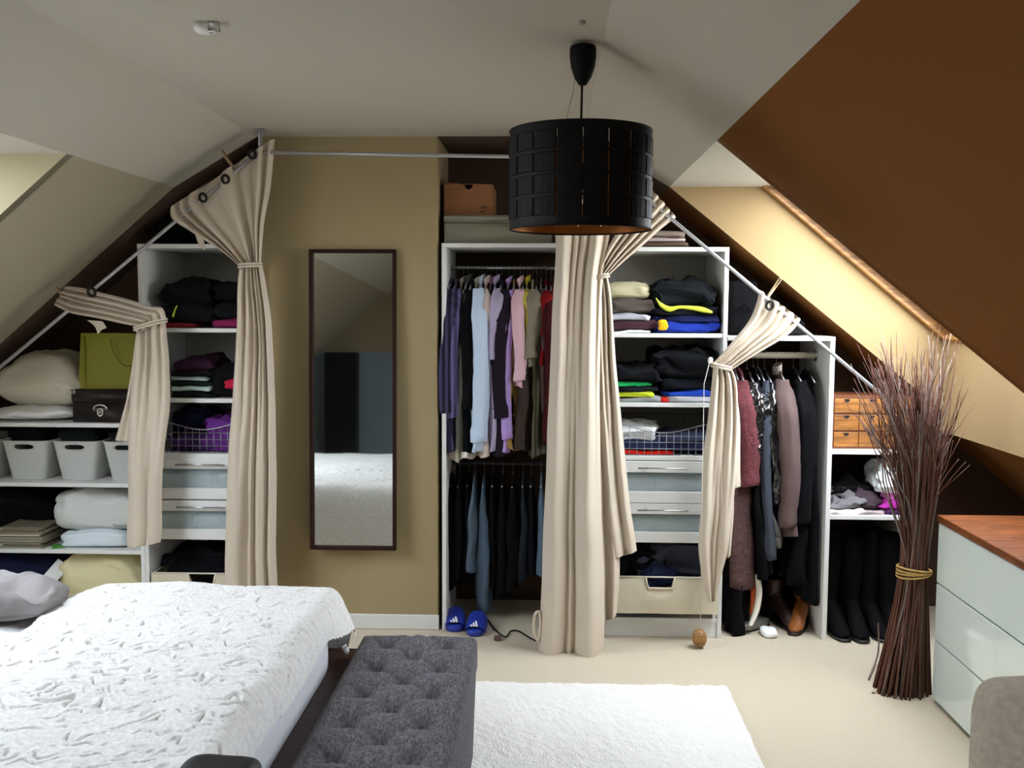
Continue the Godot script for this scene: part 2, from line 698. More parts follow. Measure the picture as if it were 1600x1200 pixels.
	solo("ceiling_screw", mat("grey metal", shade("#8f8d88"), 0.4, {"metal": 0.7}), "tiny screw in the ceiling just in front of the lamp rose", "screw")
	# something dark stands against the rear wall: only the mirror shows it
	var coat := mat("black cloth", shade("#0d0d0f"), 0.9)
	begin(false)
	span(-2.47, -2.12, 0.12, 1.49, REAR - 0.22, REAR - 0.025, 0.01)
	var cab := thing("dark_cabinet", "tall black cabinet by the rear wall, seen only in the mirror", "cabinet")
	part("body", coat, cab)
	for k in 4:
		begin(false)
		span(-2.46 + 0.29 * (k % 2), -2.42 + 0.29 * (k % 2), 0.0, 0.12, REAR - 0.21 + 0.14 * (k / 2), REAR - 0.17 + 0.14 * (k / 2), 0.004)
		part("leg", coat, cab)
	settle(cab)

# ---------------------------------------------------------------- pendant lamp
func build_lamp() -> void:
	var black := mat("lamp black", shade("#0b0b0d"), 0.65, {"spec": 0.3})
	var drum := mat("lamp drum", shade("#101013"), 0.6, {"spec": 0.3})
	var copper := mat("lamp copper", shade("#a8692f"), 0.35, {"metal": 0.6})
	var t := thing("pendant_lamp", "black drum pendant lamp with square panels hanging from the ceiling", "lamp")
	var cx := 0.092
	var cz := -3.08
	var y0 := 1.828
	var y1 := 2.122
	begin()
	lathe([Vector2(0.0, 2.262), Vector2(0.012, 2.263), Vector2(0.026, 2.285), Vector2(0.036, 2.315), Vector2(0.0405, 2.345), Vector2(0.04, 2.372), Vector2(0.037, 2.378), Vector2(0.0, 2.389)], Vector3(cx + 0.004, 0, cz), 28)
	part("ceiling_rose", black, t)
	begin()
	tube([Vector3(cx + 0.002, 2.27, cz), Vector3(cx, 2.12, cz), Vector3(cx, 2.02, cz)], 0.0035)
	part("cord", black, t)
	begin()
	lathe([Vector2(0.0, 1.95), Vector2(0.02, 1.95), Vector2(0.022, 2.0), Vector2(0.012, 2.03), Vector2(0.0, 2.03)], Vector3(cx, 0, cz), 16)
	for k in 3:
		var a := TAU * k / 3 + 0.3
		tube([Vector3(cx, 2.0, cz), Vector3(cx + cos(a) * 0.1, 2.0, cz + sin(a) * 0.1), Vector3(cx + cos(a) * 0.216, y1 - 0.01, cz + sin(a) * 0.216)], 0.002, -1, 6)
	part("lamp_holder", black, t)
	begin()
	lathe([Vector2(0.0, 1.905), Vector2(0.018, 1.91), Vector2(0.025, 1.925), Vector2(0.022, 1.94), Vector2(0.013, 1.952)], Vector3(cx, 0, cz), 16)
	part("bulb", mat("unlit bulb", shade("#d8d4c8"), 0.3), t)
	# drum wall: 18 columns with slits between them, in four rows
	var rows := [[y0, y0 + 0.026, false]]
	for k in 4:
		var b := y0 + 0.026 + 0.0635 * k
		rows.append([b, b + 0.056, true])
		rows.append([b + 0.056, b + 0.0635, false])
	rows[-1][1] = y1
	var cols := 18
	var at := func(a: float, r: float, y: float) -> Vector3:
		return Vector3(cx + cos(a) * r, y, cz + sin(a) * r)
	for layer in 2:
		begin()
		var r := 0.2165 if layer == 0 else 0.2145
		for row in rows:
			for c in cols:
				var a0: float = TAU * (c + 0.5) / cols
				for k in 4:
					var a: float = a0 + TAU / cols * (0.018 + 0.964 * k / 4.0)
					var b: float = a0 + TAU / cols * (0.018 + 0.964 * (k + 1) / 4.0)
					quad(at.call(a, r, row[0]), at.call(b, r, row[0]), at.call(b, r, row[1]), at.call(a, r, row[1]))
				if not row[2]:
					quad(at.call(a0 - TAU / cols * 0.018, r, row[0]), at.call(a0 + TAU / cols * 0.018, r, row[0]), at.call(a0 + TAU / cols * 0.018, r, row[1]), at.call(a0 - TAU / cols * 0.018, r, row[1]))
		var o := part("lamp_shade" if layer == 0 else "lining", drum if layer == 0 else copper, t)
		if layer == 1:
			o.set_meta("label", "copper coloured lining of the lamp shade")
	for y in [y0, y1]:
		begin()
		hoop(Vector3(cx, y, cz), Vector3(0.216, 0, 0), Vector3(0, 0, 0.216), 0.003, 48, 6)
		part("rim", black, t)
	# raised square panels
	for k in 4:
		var b := y0 + 0.026 + 0.0635 * k
		for c in cols:
			begin(false)
			var a0: float = TAU * (c + 0.5) / cols + TAU / cols * 0.06
			var w := TAU / cols * 0.88
			for q in 3:
				var p0: float = a0 + w * q / 3.0
				var p1: float = a0 + w * (q + 1) / 3.0
				quad(at.call(p0, 0.2195, b + 0.003), at.call(p1, 0.2195, b + 0.003), at.call(p1, 0.2195, b + 0.053), at.call(p0, 0.2195, b + 0.053))
				quad(at.call(p0, 0.2165, b + 0.001), at.call(p1, 0.2165, b + 0.001), at.call(p1, 0.2195, b + 0.003), at.call(p0, 0.2195, b + 0.003))
				quad(at.call(p0, 0.2195, b + 0.053), at.call(p1, 0.2195, b + 0.053), at.call(p1, 0.2165, b + 0.055), at.call(p0, 0.2165, b + 0.055))
			quad(at.call(a0 - 0.005, 0.2165, b + 0.001), at.call(a0, 0.2195, b + 0.003), at.call(a0, 0.2195, b + 0.053), at.call(a0 - 0.005, 0.2165, b + 0.055))
			quad(at.call(a0 + w, 0.2195, b + 0.003), at.call(a0 + w + 0.005, 0.2165, b + 0.001), at.call(a0 + w + 0.005, 0.2165, b + 0.055), at.call(a0 + w, 0.2195, b + 0.053))
			part("panel", black, t)
	settle(t)
	begin()
	tube(smooth_path([Vector3(0.085, 2.435, -3.400), Vector3(0.076, 2.322, -3.420), Vector3(0.053, 2.221, -3.450), Vector3(0.044, 2.005, -3.450)], 16), 0.0018, -1, 5)
	solo("pull_string", mat("string", shade("#9a9484"), 0.9), "thin pale string hanging from the ceiling behind the pendant lamp", "string")

# ---------------------------------------------------------------- bed, bench, rug, dresser, chair, mirror
func build_bed() -> void:
	var wood := mat("bed wood", shade("#4a2b1e"), 0.5, {"tex": "wood", "scale": 1.2})
	var linen := mat("bed linen", shade("#c9c9cc"), 0.9, {"bump": "weave", "height": 0.03, "scale": 9.0})
	var white := mat("duvet white", shade("#e6e5e3"), 0.9, {"bump": "mottle", "height": 0.6, "scale": 1.6})
	var t := thing("bed", "double bed with dark wooden frame and pale mattress beside the bench", "bed")
	begin(false)
	span(-0.80, -0.662, 0.20, 0.36, -3.47, -1.2, 0.006)
	part("footboard", wood, t)
	for z in [-3.46, -1.24]:
		begin(false)
		span(-2.9, -0.80, 0.18, 0.36, z, z + 0.04, 0.004)
		part("side_rail", wood, t)
	for x in [-2.86, -0.86]:
		for z in [-3.41, -1.30]:
			begin(false)
			span(x, x + 0.06, 0.0, 0.19, z, z + 0.06, 0.004)
			part("leg", wood, t)
	begin()
	soft(Vector3(-1.81, 0.385, -2.33), Vector3(2.14, 0.30, 2.16), {"plan": 0.12, "side": 0.22, "amp": 0.0, "nu": 80})
	part("mattress", linen, t)
	settle(t)
	# white duvet on the mattress
	begin()
	sheet(90, 90, func(u: float, v: float) -> Vector3:
		var x := lerpf(-3.02, -0.95, u)
		var z := lerpf(-3.47, -1.2, v)
		var edge := maxf(0.0, (-3.36 - z) / 0.12)
		var y := 0.553 - 0.10 * edge * edge + 0.03 * noise.get_noise_2d(x * 22.0, z * 16.0) + 0.015 * noise.get_noise_2d(x * 70.0 + 9.0, z * 50.0)
		y += 0.05 * smoothstep(-1.75, -2.3, x)
		return Vector3(x, y, z))
	solo("duvet", white, "plain white duvet on the bed under the wavy fur throw", "duvet")
	# fur throw: one side lies over the foot, the other follows a slanting line across the bed
	var fur := mat("fur", shade("#ece9e4"), 0.95, {"tex": "mottle", "bump": "fur", "height": 0.10, "scale": 9.0, "sheen": 0.3, "spec": 0.15})
	var ridge := FastNoiseLite.new()
	ridge.noise_type = FastNoiseLite.TYPE_SIMPLEX_SMOOTH
	ridge.seed = 31
	ridge.frequency = 1.0
	ridge.fractal_type = FastNoiseLite.FRACTAL_NONE
	begin()
	sheet(290, 440, func(u: float, v: float) -> Vector3:
		var b := lerpf(-4.02, -1.15, v)                 # runs over the far side of the bed
		var from := -1.66 - 0.03 * sin(b * 9.0) - 0.7 * smoothstep(-2.6, -1.6, b)
		var a := lerpf(from, -0.56, u)                  # runs over the foot
		var x := a
		var y := 0.59
		var z := b
		var ra := a + 0.80
		if ra > 0.0:
			x = -0.80 + 0.088 * (1.0 - exp(-ra / 0.09))
			y -= 0.62 * ra * ra / (ra + 0.10)
		var rb := (-3.46 - b) * (1.0 - 0.75 * smoothstep(0.0, 0.2, ra))
		if rb > 0.0:
			z = -3.46 - 0.10 * (1.0 - exp(-rb / 0.09))
			y -= 0.9 * rb * rb / (rb + 0.09)
		if ra > 0.0 and rb > 0.0:
			y += 0.10 * minf(ra, rb)
		y -= 0.055 * smoothstep(-3.15, -3.5, b) * smoothstep(0.0, 0.24, ra)
		x += 0.018 * smoothstep(-3.2, -3.5, b) * smoothstep(0.1, 0.24, ra)
		y += 0.022 * noise.get_noise_2d(x * 14.0, z * 14.0)
		# short wavy creases in the pile
		var wx := x + 0.05 * ridge.get_noise_2d(x * 9.0, z * 9.0 + 50.0)
		var wz := z + 0.035 * ridge.get_noise_2d(x * 11.0 + 30.0, z * 11.0) + 0.22 * x
		var phase := wz * 25.0 + 0.9 * ridge.get_noise_2d(x * 5.0, z * 4.0) + 0.3 * ridge.get_noise_2d(x * 15.0, z * 6.0)
		var n2 := ridge.get_noise_2d(wx * 8.0 + 40.0, wz * 20.0 + 11.0)
		var c := pow(maxf(0.0, cos(TAU * phase)), 5.0) * smoothstep(-0.35, 0.3, n2)
		var puff := 0.5 + 0.5 * ridge.get_noise_2d(wx * 14.0 + 70.0, wz * 30.0)
		y -= (0.011 * c - 0.004 * puff) * (1.0 if rb <= 0.0 else 0.6)
		if ra > 0.0:
			x -= 0.004 * c
		var hem := minf(u, 1.0) * 16.0
		if hem < 1.0:
			y -= 0.022 * (1.0 - hem)
		return Vector3(x, y, z))
	solo("fur_throw", fur, "cream fur throw with wavy pile spread over the bed and its foot", "throw")
	begin()
	box(Vector3(-0.69, 0.415, -3.30), Vector3(0.012, 0.03, 0.028), 0.002, Basis(Vector3(0, 0, 1), 0.5))
	solo("care_tag", mat("tag white", shade("#e8e8e6"), 0.8), "tiny white care label at the corner of the fur throw", "label")
	# grey pillow at the head end
	var grey := mat("grey pillowcase", shade("#8a8483"), 0.9, {"bump": "mottle", "height": 0.8, "scale": 2.4})
	begin()
	soft(Vector3(-1.955, 0.612, -3.20), Vector3(0.66, 0.115, 0.34), {"plan": 0.6, "side": 0.7, "amp": 0.035, "freq": 6.0, "seed": 3.0, "nu": 90, "nv": 40})
	solo("pillow", grey, "crumpled grey bed pillow lying on the white duvet", "pillow")
	# black bag on the foot of the bed
	var black := mat("bag leather", shade("#0b0b0d"), 0.55)
	t = thing("camera_bag", "black padded bag lying on the throw nearest to the camera", "bag")
	begin()
	soft(Vector3(-0.635, 0.630, -1.75), Vector3(0.16, 0.17, 0.30), {"plan": 0.35, "side": 0.35, "amp": 0.004, "seed": 2.0})
	part("body", black, t)
	begin()
	tube(smooth_path([Vector3(-0.70, 0.62, -1.62), Vector3(-0.715, 0.66, -1.75), Vector3(-0.70, 0.62, -1.9)], 12), 0.006)
	part("strap", black, t)
	settle(t)

func build_furniture() -> void:
	# tufted bench
	var felt := mat("grey felt", shade("#827e82"), 0.95, {"tex": "tweed", "bump": "tweed", "height": 0.08, "scale": Vector3(7, 7, 2.5), "sheen": 0.3, "spec": 0.15})
	var t := thing("bench", "long charcoal upholstered bench with a buttoned top at the foot of the bed", "bench")
	var bx := -0.447
	var bz := -2.62
	var hw := 0.203
	var hl := 0.765
	var dim := []
	var row := 0
	var z := bz - hl + 0.10
	while z < bz + hl - 0.04:
		for k in ([-0.105, 0.105] if row % 2 == 0 else [0.0, 0.205, -0.205]):
			if absf(k) < 0.16:
				dim.append(Vector2(bx + k, z))
		row += 1
		z += 0.105
	begin()
	var hollow := func(x: float, zz: float) -> float:
		var y := 0.0
		for d in dim:
			var q: float = Vector2(x, zz).distance_to(d)
			if q < 0.16:
				y -= 0.020 * exp(-q * q / 0.0007) + 0.013 * exp(-q * q / 0.005)
		# pleats that run between the buttons
		var fx := (x - bx) / 0.105
		var fz := (zz - (bz - hl + 0.10)) / 0.105
		var d1 := absf(fposmod(fx + fz + 1.0, 2.0) - 1.0)
		var d2 := absf(fposmod(fx - fz + 1.0, 2.0) - 1.0)
		var pl := 0.0065 * (exp(-pow((1.0 - d1) * 7.0, 2.0)) + exp(-pow((1.0 - d2) * 7.0, 2.0)))
		return y - pl * smoothstep(0.2, 0.13, absf(x - bx))
	sheet(64, 180, func(u: float, v: float) -> Vector3:
		# across: up the one side, over, down the other
		var a := lerpf(-hw - 0.10, hw + 0.10, u)
		var c := lerpf(-hl - 0.10, hl + 0.10, v)
		var r := 0.035
		var x := clampf(a, -hw + r, hw - r)
		var zc := clampf(c, -hl + r, hl - r)
		var ox := absf(a) - (hw - r)
		var oz := absf(c) - (hl - r)
		var y := 0.447
		var drop := 0.0
		for k in 2:
			var o := ox if k == 0 else oz
			if o > 0.0:
				var ang := minf(o / r, PI / 2)
				drop = maxf(drop, r * (1.0 - cos(ang)) + maxf(0.0, o - r * PI / 2))
				var outw := r * sin(ang)
				if k == 0:
					x += signf(a) * outw
				else:
					zc += signf(c) * outw
		y -= drop
		return Vector3(bx + x, y + hollow.call(bx + a, bz + c) * (1.0 if drop < 0.02 else 0.0) + 0.006 * cos(clampf(a / hw, -1, 1) * PI / 2), bz + zc))
	part("cushion", felt, t)
	begin(false)
	var ring := []
	for yy in [0.03, 0.05, 0.39]:
		var pr := PackedVector3Array()
		var ins := 0.012 if yy < 0.1 else 0.0
		for p in rounded_loop(hw - ins, hl - ins, 0.03):
			pr.append(Vector3(bx + p.x, yy, bz + p.y))
		ring.append(pr)
	begin()
	loft(ring)
	part("body", felt, t)
	for d in dim:
		begin()
		soft(Vector3(d.x, 0.416, d.y), Vector3(0.024, 0.012, 0.024), {"plan": 1.0, "side": 1.0, "amp": 0.0, "nu": 10, "nv": 6})
		part("button", felt, t)
	for sx in [-1, 1]:
		for sz in [-1, 1]:
			begin()
			lathe([Vector2(0.018, 0.024), Vector2(0.024, 0.04)], Vector3(bx + sx * (hw - 0.05), 0, bz + sz * (hl - 0.05)), 12)
			part("foot", mat("foot black", shade("#191512"), 0.5), t)
	settle(t)
	# rug
	var shag := mat("rug pile", shade("#e6e3db"), 0.98, {"bump": "fur", "height": 0.7, "scale": 3.5, "sheen": 0.3, "spec": 0.1})
	begin()
	sheet(170, 190, func(u: float, v: float) -> Vector3:
		var x := lerpf(-0.6, 0.757, u)
		var zz := lerpf(-4.05, -2.0, v)
		var e := minf(minf(u, 1.0 - u) * 1.357, minf(v, 1.0 - v) * 2.05)
		var y := 0.024 * (1.0 - pow(1.0 - minf(1.0, e / 0.02), 2.0)) + 0.001
		var tuft := noise.get_noise_2d(x * 380.0, zz * 380.0) * 0.004 + noise.get_noise_2d(x * 110.0, zz * 110.0 + 60.0) * 0.005
		x += 0.004 * noise.get_noise_2d(zz * 120.0, 5.0)
		return Vector3(x, y + tuft * minf(1.0, e / 0.02), zz + 0.004 * noise.get_noise_2d(x * 120.0, 5.0)))
	solo("rug", shag, "thick white rug on the carpet beside the bench", "rug")
	# dresser
	var gloss := mat("white lacquer", shade("#e0e9e1"), 0.12, {"coat": 0.6})
	var walnut := mat("walnut", shade("#9a5527"), 0.5, {"tex": "wood", "scale": Vector3(1.2, 1.2, 1.2), "spec": 0.35})
	var dark := mat("dresser carcass", shade("#2a211c"), 0.5)
	t = thing("dresser", "white gloss dresser with flat drawer fronts and a walnut top", "dresser")
	var x0 := 1.563
	begin(false)
	span(x0 + 0.022, 2.02, 0.02, 0.735, -3.97, -2.35, 0.002)
	part("body", gloss, t)
	begin(false)
	span(x0 + 0.05, 2.0, 0.0, 0.02, -3.94, -2.38, 0.002)
	part("plinth", dark, t)
	begin(false)
	span(x0 - 0.004, 2.03, 0.737, 0.765, -3.985, -2.335, 0.003)
	part("top", walnut, t)
	for r in [[0.493, 0.733], [0.258, 0.487], [0.016, 0.252]]:
		begin(false)
		span(x0, x0 + 0.019, r[0], r[1], -3.975, -2.345, 0.0025)
		part("drawer_front", gloss, t)
	settle(t)
	# armchair whose back shows in the corner
	var ecru := mat("chair cloth", shade("#bdb19d"), 0.95, {"tex": "mottle", "bump": "weave", "height": 0.06, "scale": 6.0, "sheen": 0.3})
	t = thing("armchair", "grey beige upholstered chair in front of the dresser, its back rounded", "chair")
	begin()
	soft(Vector3(1.215, 0.525, -2.13), Vector3(0.56, 0.53, 0.10), {"plan": 0.3, "side": 0.19, "amp": 0.004, "seed": 8.0, "nu": 72, "nv": 40})
	part("backrest", ecru, t)
	begin()
	soft(Vector3(1.205, 0.39, -1.86), Vector3(0.55, 0.16, 0.54), {"plan": 0.2, "side": 0.35, "amp": 0.004, "seed": 9.0})
	part("seat", ecru, t)
	for sx in [-1, 1]:
		for sz in [-2.12, -1.65]:
			begin()
			tube([Vector3(1.205 + sx * 0.24, 0.0, sz), Vector3(1.205 + sx * 0.23, 0.34, sz)], 0.013, 0.02)
			part("leg", mat("foot black", shade("#191512"), 0.5), t)
	settle(t)
	# tall mirror on the chimney breast, its foot a little off the wall
	t = thing("wall_mirror", "tall narrow mirror in a dark wooden frame on the tan chimney breast", "mirror")
	var mw := 0.4185
	var mh := 1.445
	var frame := mat("mirror frame", shade("#2c1812"), 0.7, {"spec": 0.25})
	begin(false)
	for sx in [-1, 1]:
		box(Vector3(sx * (mw / 2 - 0.0085), mh / 2, 0.012), Vector3(0.017, mh, 0.026), 0.002)
	for y in [0.0085, mh - 0.0085]:
		box(Vector3(0, y, 0.012), Vector3(mw - 0.034, 0.017, 0.026), 0.002)
	part("frame", frame, t)
	begin(false)
	box(Vector3(0, mh / 2, -0.004), Vector3(mw - 0.01, mh - 0.01, 0.006), 0.001)
	part("backing", frame, t)
	begin(false)
	box(Vector3(0, mh / 2, 0.004), Vector3(mw - 0.034, mh - 0.034, 0.004), 0.0)
	part("glass", mat("mirror glass", Color(0.88, 0.89, 0.88), 0.02, {"metal": 1.0}), t)
	t.position = Vector3(-0.940, 0.412, GABLE + 0.062)
	t.rotation_degrees = Vector3(-2.0, 0, 0)

# ---------------------------------------------------------------- wardrobe units
const T := 0.02

func board(called: String, m: Material, t: Node3D, x0: float, x1: float, y0: float, y1: float, z0: float, z1: float) -> void:
	begin(false)
	span(x0, x1, y0, y1, z0, z1, 0.0015)
	part(called, m, t)

func unit(label: String, x0: float, x1: float, top: float, zf: float, shelves: Array, o := {}) -> Node3D:
	# an open carcass: sides, top, shelves and where the photo shows one a back
	var m := mat("unit white", shade("#dddcd7"), 0.5)
	var back := mat("unit back", shade("#b9b6ae"), 0.7)
	var t := thing(o.get("name", "shelf_unit"), label, o.get("cat", "shelf unit"), "")
	var zb := BACK + 0.012
	board("side_panel", m, t, x0, x0 + T, 0.0, o.get("left_top", top) - T, zb, zf)
	board("side_panel", m, t, x1 - T, x1, 0.0, o.get("right_top", top) - T, zb, zf)
	if not o.get("topless", false):
		board("top_panel", m, t, x0, x1, top - T, top, zb, zf + 0.002)
	for y in shelves:
		board("shelf", m, t, x0 + T, x1 - T, y - T, y, zb, zf - 0.004)
	if o.get("back", false):
		board("back_panel", back, t, x0 + T, x1 - T, 0.05, top - T, zb - 0.008, zb)
	return t

func drawer(t: Node3D, x0: float, x1: float, y0: float, y1: float, zf: float, sd: float) -> void:
	# a drawer whose front is a white frame round a frosted pane
	var m := mat("unit white", shade("#dddcd7"), 0.5)
	var frost := mat("frosted glass", Color(0.62, 0.69, 0.70, 0.32), 0.4)
	frost.transparency = BaseMaterial3D.TRANSPARENCY_ALPHA
	var h := y1 - y0
	begin(false)
	span(x0, x1, y1 - h * 0.27, y1, zf, zf + 0.018, 0.0015)
	span(x0, x1, y0, y0 + h * 0.27, zf, zf + 0.018, 0.0015)
	span(x0, x0 + 0.028, y0 + h * 0.27, y1 - h * 0.27, zf, zf + 0.018, 0.0)
	span(x1 - 0.028, x1, y0 + h * 0.27, y1 - h * 0.27, zf, zf + 0.018, 0.0)
	var d := part("drawer", m, t)
	begin(false)
	span(x0 + 0.02, x1 - 0.02, y0 + h * 0.25, y1 - h * 0.25, zf + 0.006, zf + 0.010, 0.0)
	part("pane", frost, d)
	begin()
	var hy := y1 - h * 0.15
	var c := (x0 + x1) / 2
	tube([Vector3(c - 0.12, hy, zf + 0.042), Vector3(c + 0.12, hy, zf + 0.042)], 0.004)
	for s in [-1, 1]:
		tube([Vector3(c + s * 0.075, hy, zf + 0.016), Vector3(c + s * 0.075, hy, zf + 0.042)], 0.004)
	part("handle", mat("steel", shade("#b9bbbb"), 0.3, {"metal": 1.0}), d)
	begin(false)
	span(x0 + 0.01, x1 - 0.01, y0 + 0.01, y0 + 0.02, zf - 0.40, zf, 0.0)
	span(x0 + 0.01, x0 + 0.022, y0 + 0.02, y1 - 0.03, zf - 0.40, zf, 0.0)
	span(x1 - 0.022, x1 - 0.01, y0 + 0.02, y1 - 0.03, zf - 0.40, zf, 0.0)
	span(x0 + 0.022, x1 - 0.022, y0 + 0.02, y1 - 0.03, zf - 0.40, zf - 0.388, 0.0)
	part("tray", m, d)
	begin()
	for k in 4:
		soft(Vector3(lerpf(x0 + 0.12, x1 - 0.12, k / 3.0), y0 + 0.07 + 0.012 * (k % 2), zf - 0.075), Vector3(0.19, 0.11 - 0.03 * (k % 2), 0.13), {"seed": sd + k, "amp": 0.02, "nu": 22, "nv": 12})
	part("folded_linen", cloth(["#d8deda", "#cdd4d2"][int(sd) % 2], 1.6), d)

func wire_basket(label: String, x0: float, x1: float, y0: float, y1: float, zf: float) -> void:
	# a pull-out basket; the rim of its front dips in the middle
	var wire := mat("basket wire", shade("#9c9ea2"), 0.35, {"metal": 0.85})
	var t := thing("wire_basket", label, "basket", "")
	var dip := func(x: float) -> float:
		return y1 - (y1 - y0) * 0.30 * pow(sin(PI * clampf((x - x0) / (x1 - x0), 0, 1)), 2.0)
	var r := 0.0017
	begin()
	var rim := []
	for k in 25:
		var x := lerpf(x0, x1, k / 24.0)
		rim.append(Vector3(x, dip.call(x), zf))
	tube(rim, 0.0028, -1, 6)
	tube([Vector3(x0, y1, zf), Vector3(x0, y1, zf - 0.42), Vector3(x1, y1, zf - 0.42), Vector3(x1, y1, zf)], 0.0028, -1, 6)
	part("rim", wire, t)
	begin()
	var n := 15
	for k in n + 1:
		var x := lerpf(x0, x1, float(k) / n)
		tube([Vector3(x, dip.call(x), zf), Vector3(x, y0, zf), Vector3(x, y0, zf - 0.42), Vector3(x, y1, zf - 0.42)], r, -1, 4)
	for k in 4:
		var y := lerpf(y0, y1 - (y1 - y0) * 0.30, k / 3.5)
		tube([Vector3(x0, y, zf - 0.42), Vector3(x0, y, zf), Vector3(x1, y, zf), Vector3(x1, y, zf - 0.42)], r, -1, 4)
	for k in 8:
		var z := zf - 0.42 * k / 7.0
		tube([Vector3(x0, y1, z), Vector3(x0, y0, z), Vector3(x1, y0, z), Vector3(x1, y1, z)], r, -1, 4)
	var mesh := part("wire_mesh", wire, t)
	mesh.set_meta("kind", "stuff")
	settle(t)

func canvas_box(label: String, x0: float, x1: float, y0: float, y1: float, zf: float, hx0: float, hx1: float) -> void:
	# a canvas drawer; its front has a hand hole cut down from the rim, with a bar across
	var canvas := mat("canvas", shade("#d2c8b0"), 0.95, {"bump": "mottle", "height": 0.3, "scale": 5.0})
	var t := thing("canvas_box", label, "box", "")
	var hy := y1 - 0.052
	begin()
	var outline := func(u: float) -> float:
		# the height of the rim along the front
		var x := lerpf(x0, x1, u)
		var a := smoothstep(hx0 - 0.004, hx0 + 0.014, x) * (1.0 - smoothstep(hx1 - 0.014, hx1 + 0.004, x))
		return lerpf(y1, hy, a)
	for side in 2:
		sheet(60, 8, func(u: float, v: float) -> Vector3:
			var x := lerpf(x0, x1, u)
			var y := lerpf(y0, outline.call(u), v)
			return Vector3(x, y, zf - 0.012 * side + 0.008 * sin(PI * u) * sin(PI * v) + 0.004 * noise.get_noise_2d(x * 60.0, y * 90.0)))
	sheet(60, 1, func(u: float, v: float) -> Vector3:
		return Vector3(lerpf(x0, x1, u), outline.call(u), zf - 0.012 * v))
	part("front", canvas, t)
	begin()
	for x in [x0, x1 - 0.01]:
		box(Vector3(x + 0.005, (y0 + y1) / 2, zf - 0.215), Vector3(0.01, y1 - y0, 0.42), 0.003)
	box(Vector3((x0 + x1) / 2, (y0 + y1) / 2, zf - 0.43), Vector3(x1 - x0, y1 - y0, 0.01), 0.003)
	box(Vector3((x0 + x1) / 2, y0 + 0.005, zf - 0.215), Vector3(x1 - x0, 0.01, 0.42), 0.003)
	part("body", canvas, t)
	begin()
	tube([Vector3(x0 + 0.004, y1 + 0.001, zf + 0.001), Vector3(x1 - 0.004, y1 + 0.001, zf + 0.001)], 0.004, -1, 6)
	part("rim_bar", mat("rim plastic", shade("#d3cdbd"), 0.6), t)
	begin()
	tube([Vector3(hx0 - 0.004, y1, zf + 0.004), Vector3(hx0 + 0.008, hy, zf + 0.006), Vector3(hx1 - 0.008, hy, zf + 0.006), Vector3(hx1 + 0.004, y1, zf + 0.004)], 0.005, -1, 6)
	part("piping", canvas, t)
	settle(t)

func rail(label: String, x0: float, x1: float, y: float, z: float, r: float, m: Material) -> void:
	var t := thing("clothes_rail", label, "rail")
	begin()
	tube([Vector3(x0, y, z), Vector3(x1, y, z)], r, -1, 14)
	part("bar", m, t)
	for x in [x0 + 0.003, x1 - 0.003]:
		begin()
		tube([Vector3(x - 0.003, y, z), Vector3(x + 0.003, y, z)], r * 1.8, -1, 14)
		part("socket", mat("steel", shade("#b9bbbb"), 0.3, {"metal": 1.0}), t)
	settle(t)

const LU_X0 := -3.02
const LT_X0 := -1.969
const HB_X0 := -0.516
const RT_X0 := 0.252
const RT_X1 := 0.835
const LB_X1 := 1.325
const RU_X1 := 1.751
const LT_TOP := 1.879
const RT_TOP := 1.868
const HB_TOP := 1.888
const LB_TOP := 1.453
const LU_S1 := 1.015
const LU_S2 := 0.720
const LU_S3 := 0.389
const LT_S1 := 1.478
const LT_S2 := 1.139
const LT_D0 := 0.871
const LT_BOX := 0.283
const RT_S1 := 1.465
const RT_S2 := 1.136
const RT_D0 := 0.882
const RT_P := 0.097
const RU_S1 := 0.919
const RU_S2 := 0.607
const ZL := -4.70
const ZU := -4.69
const ZH := -4.75

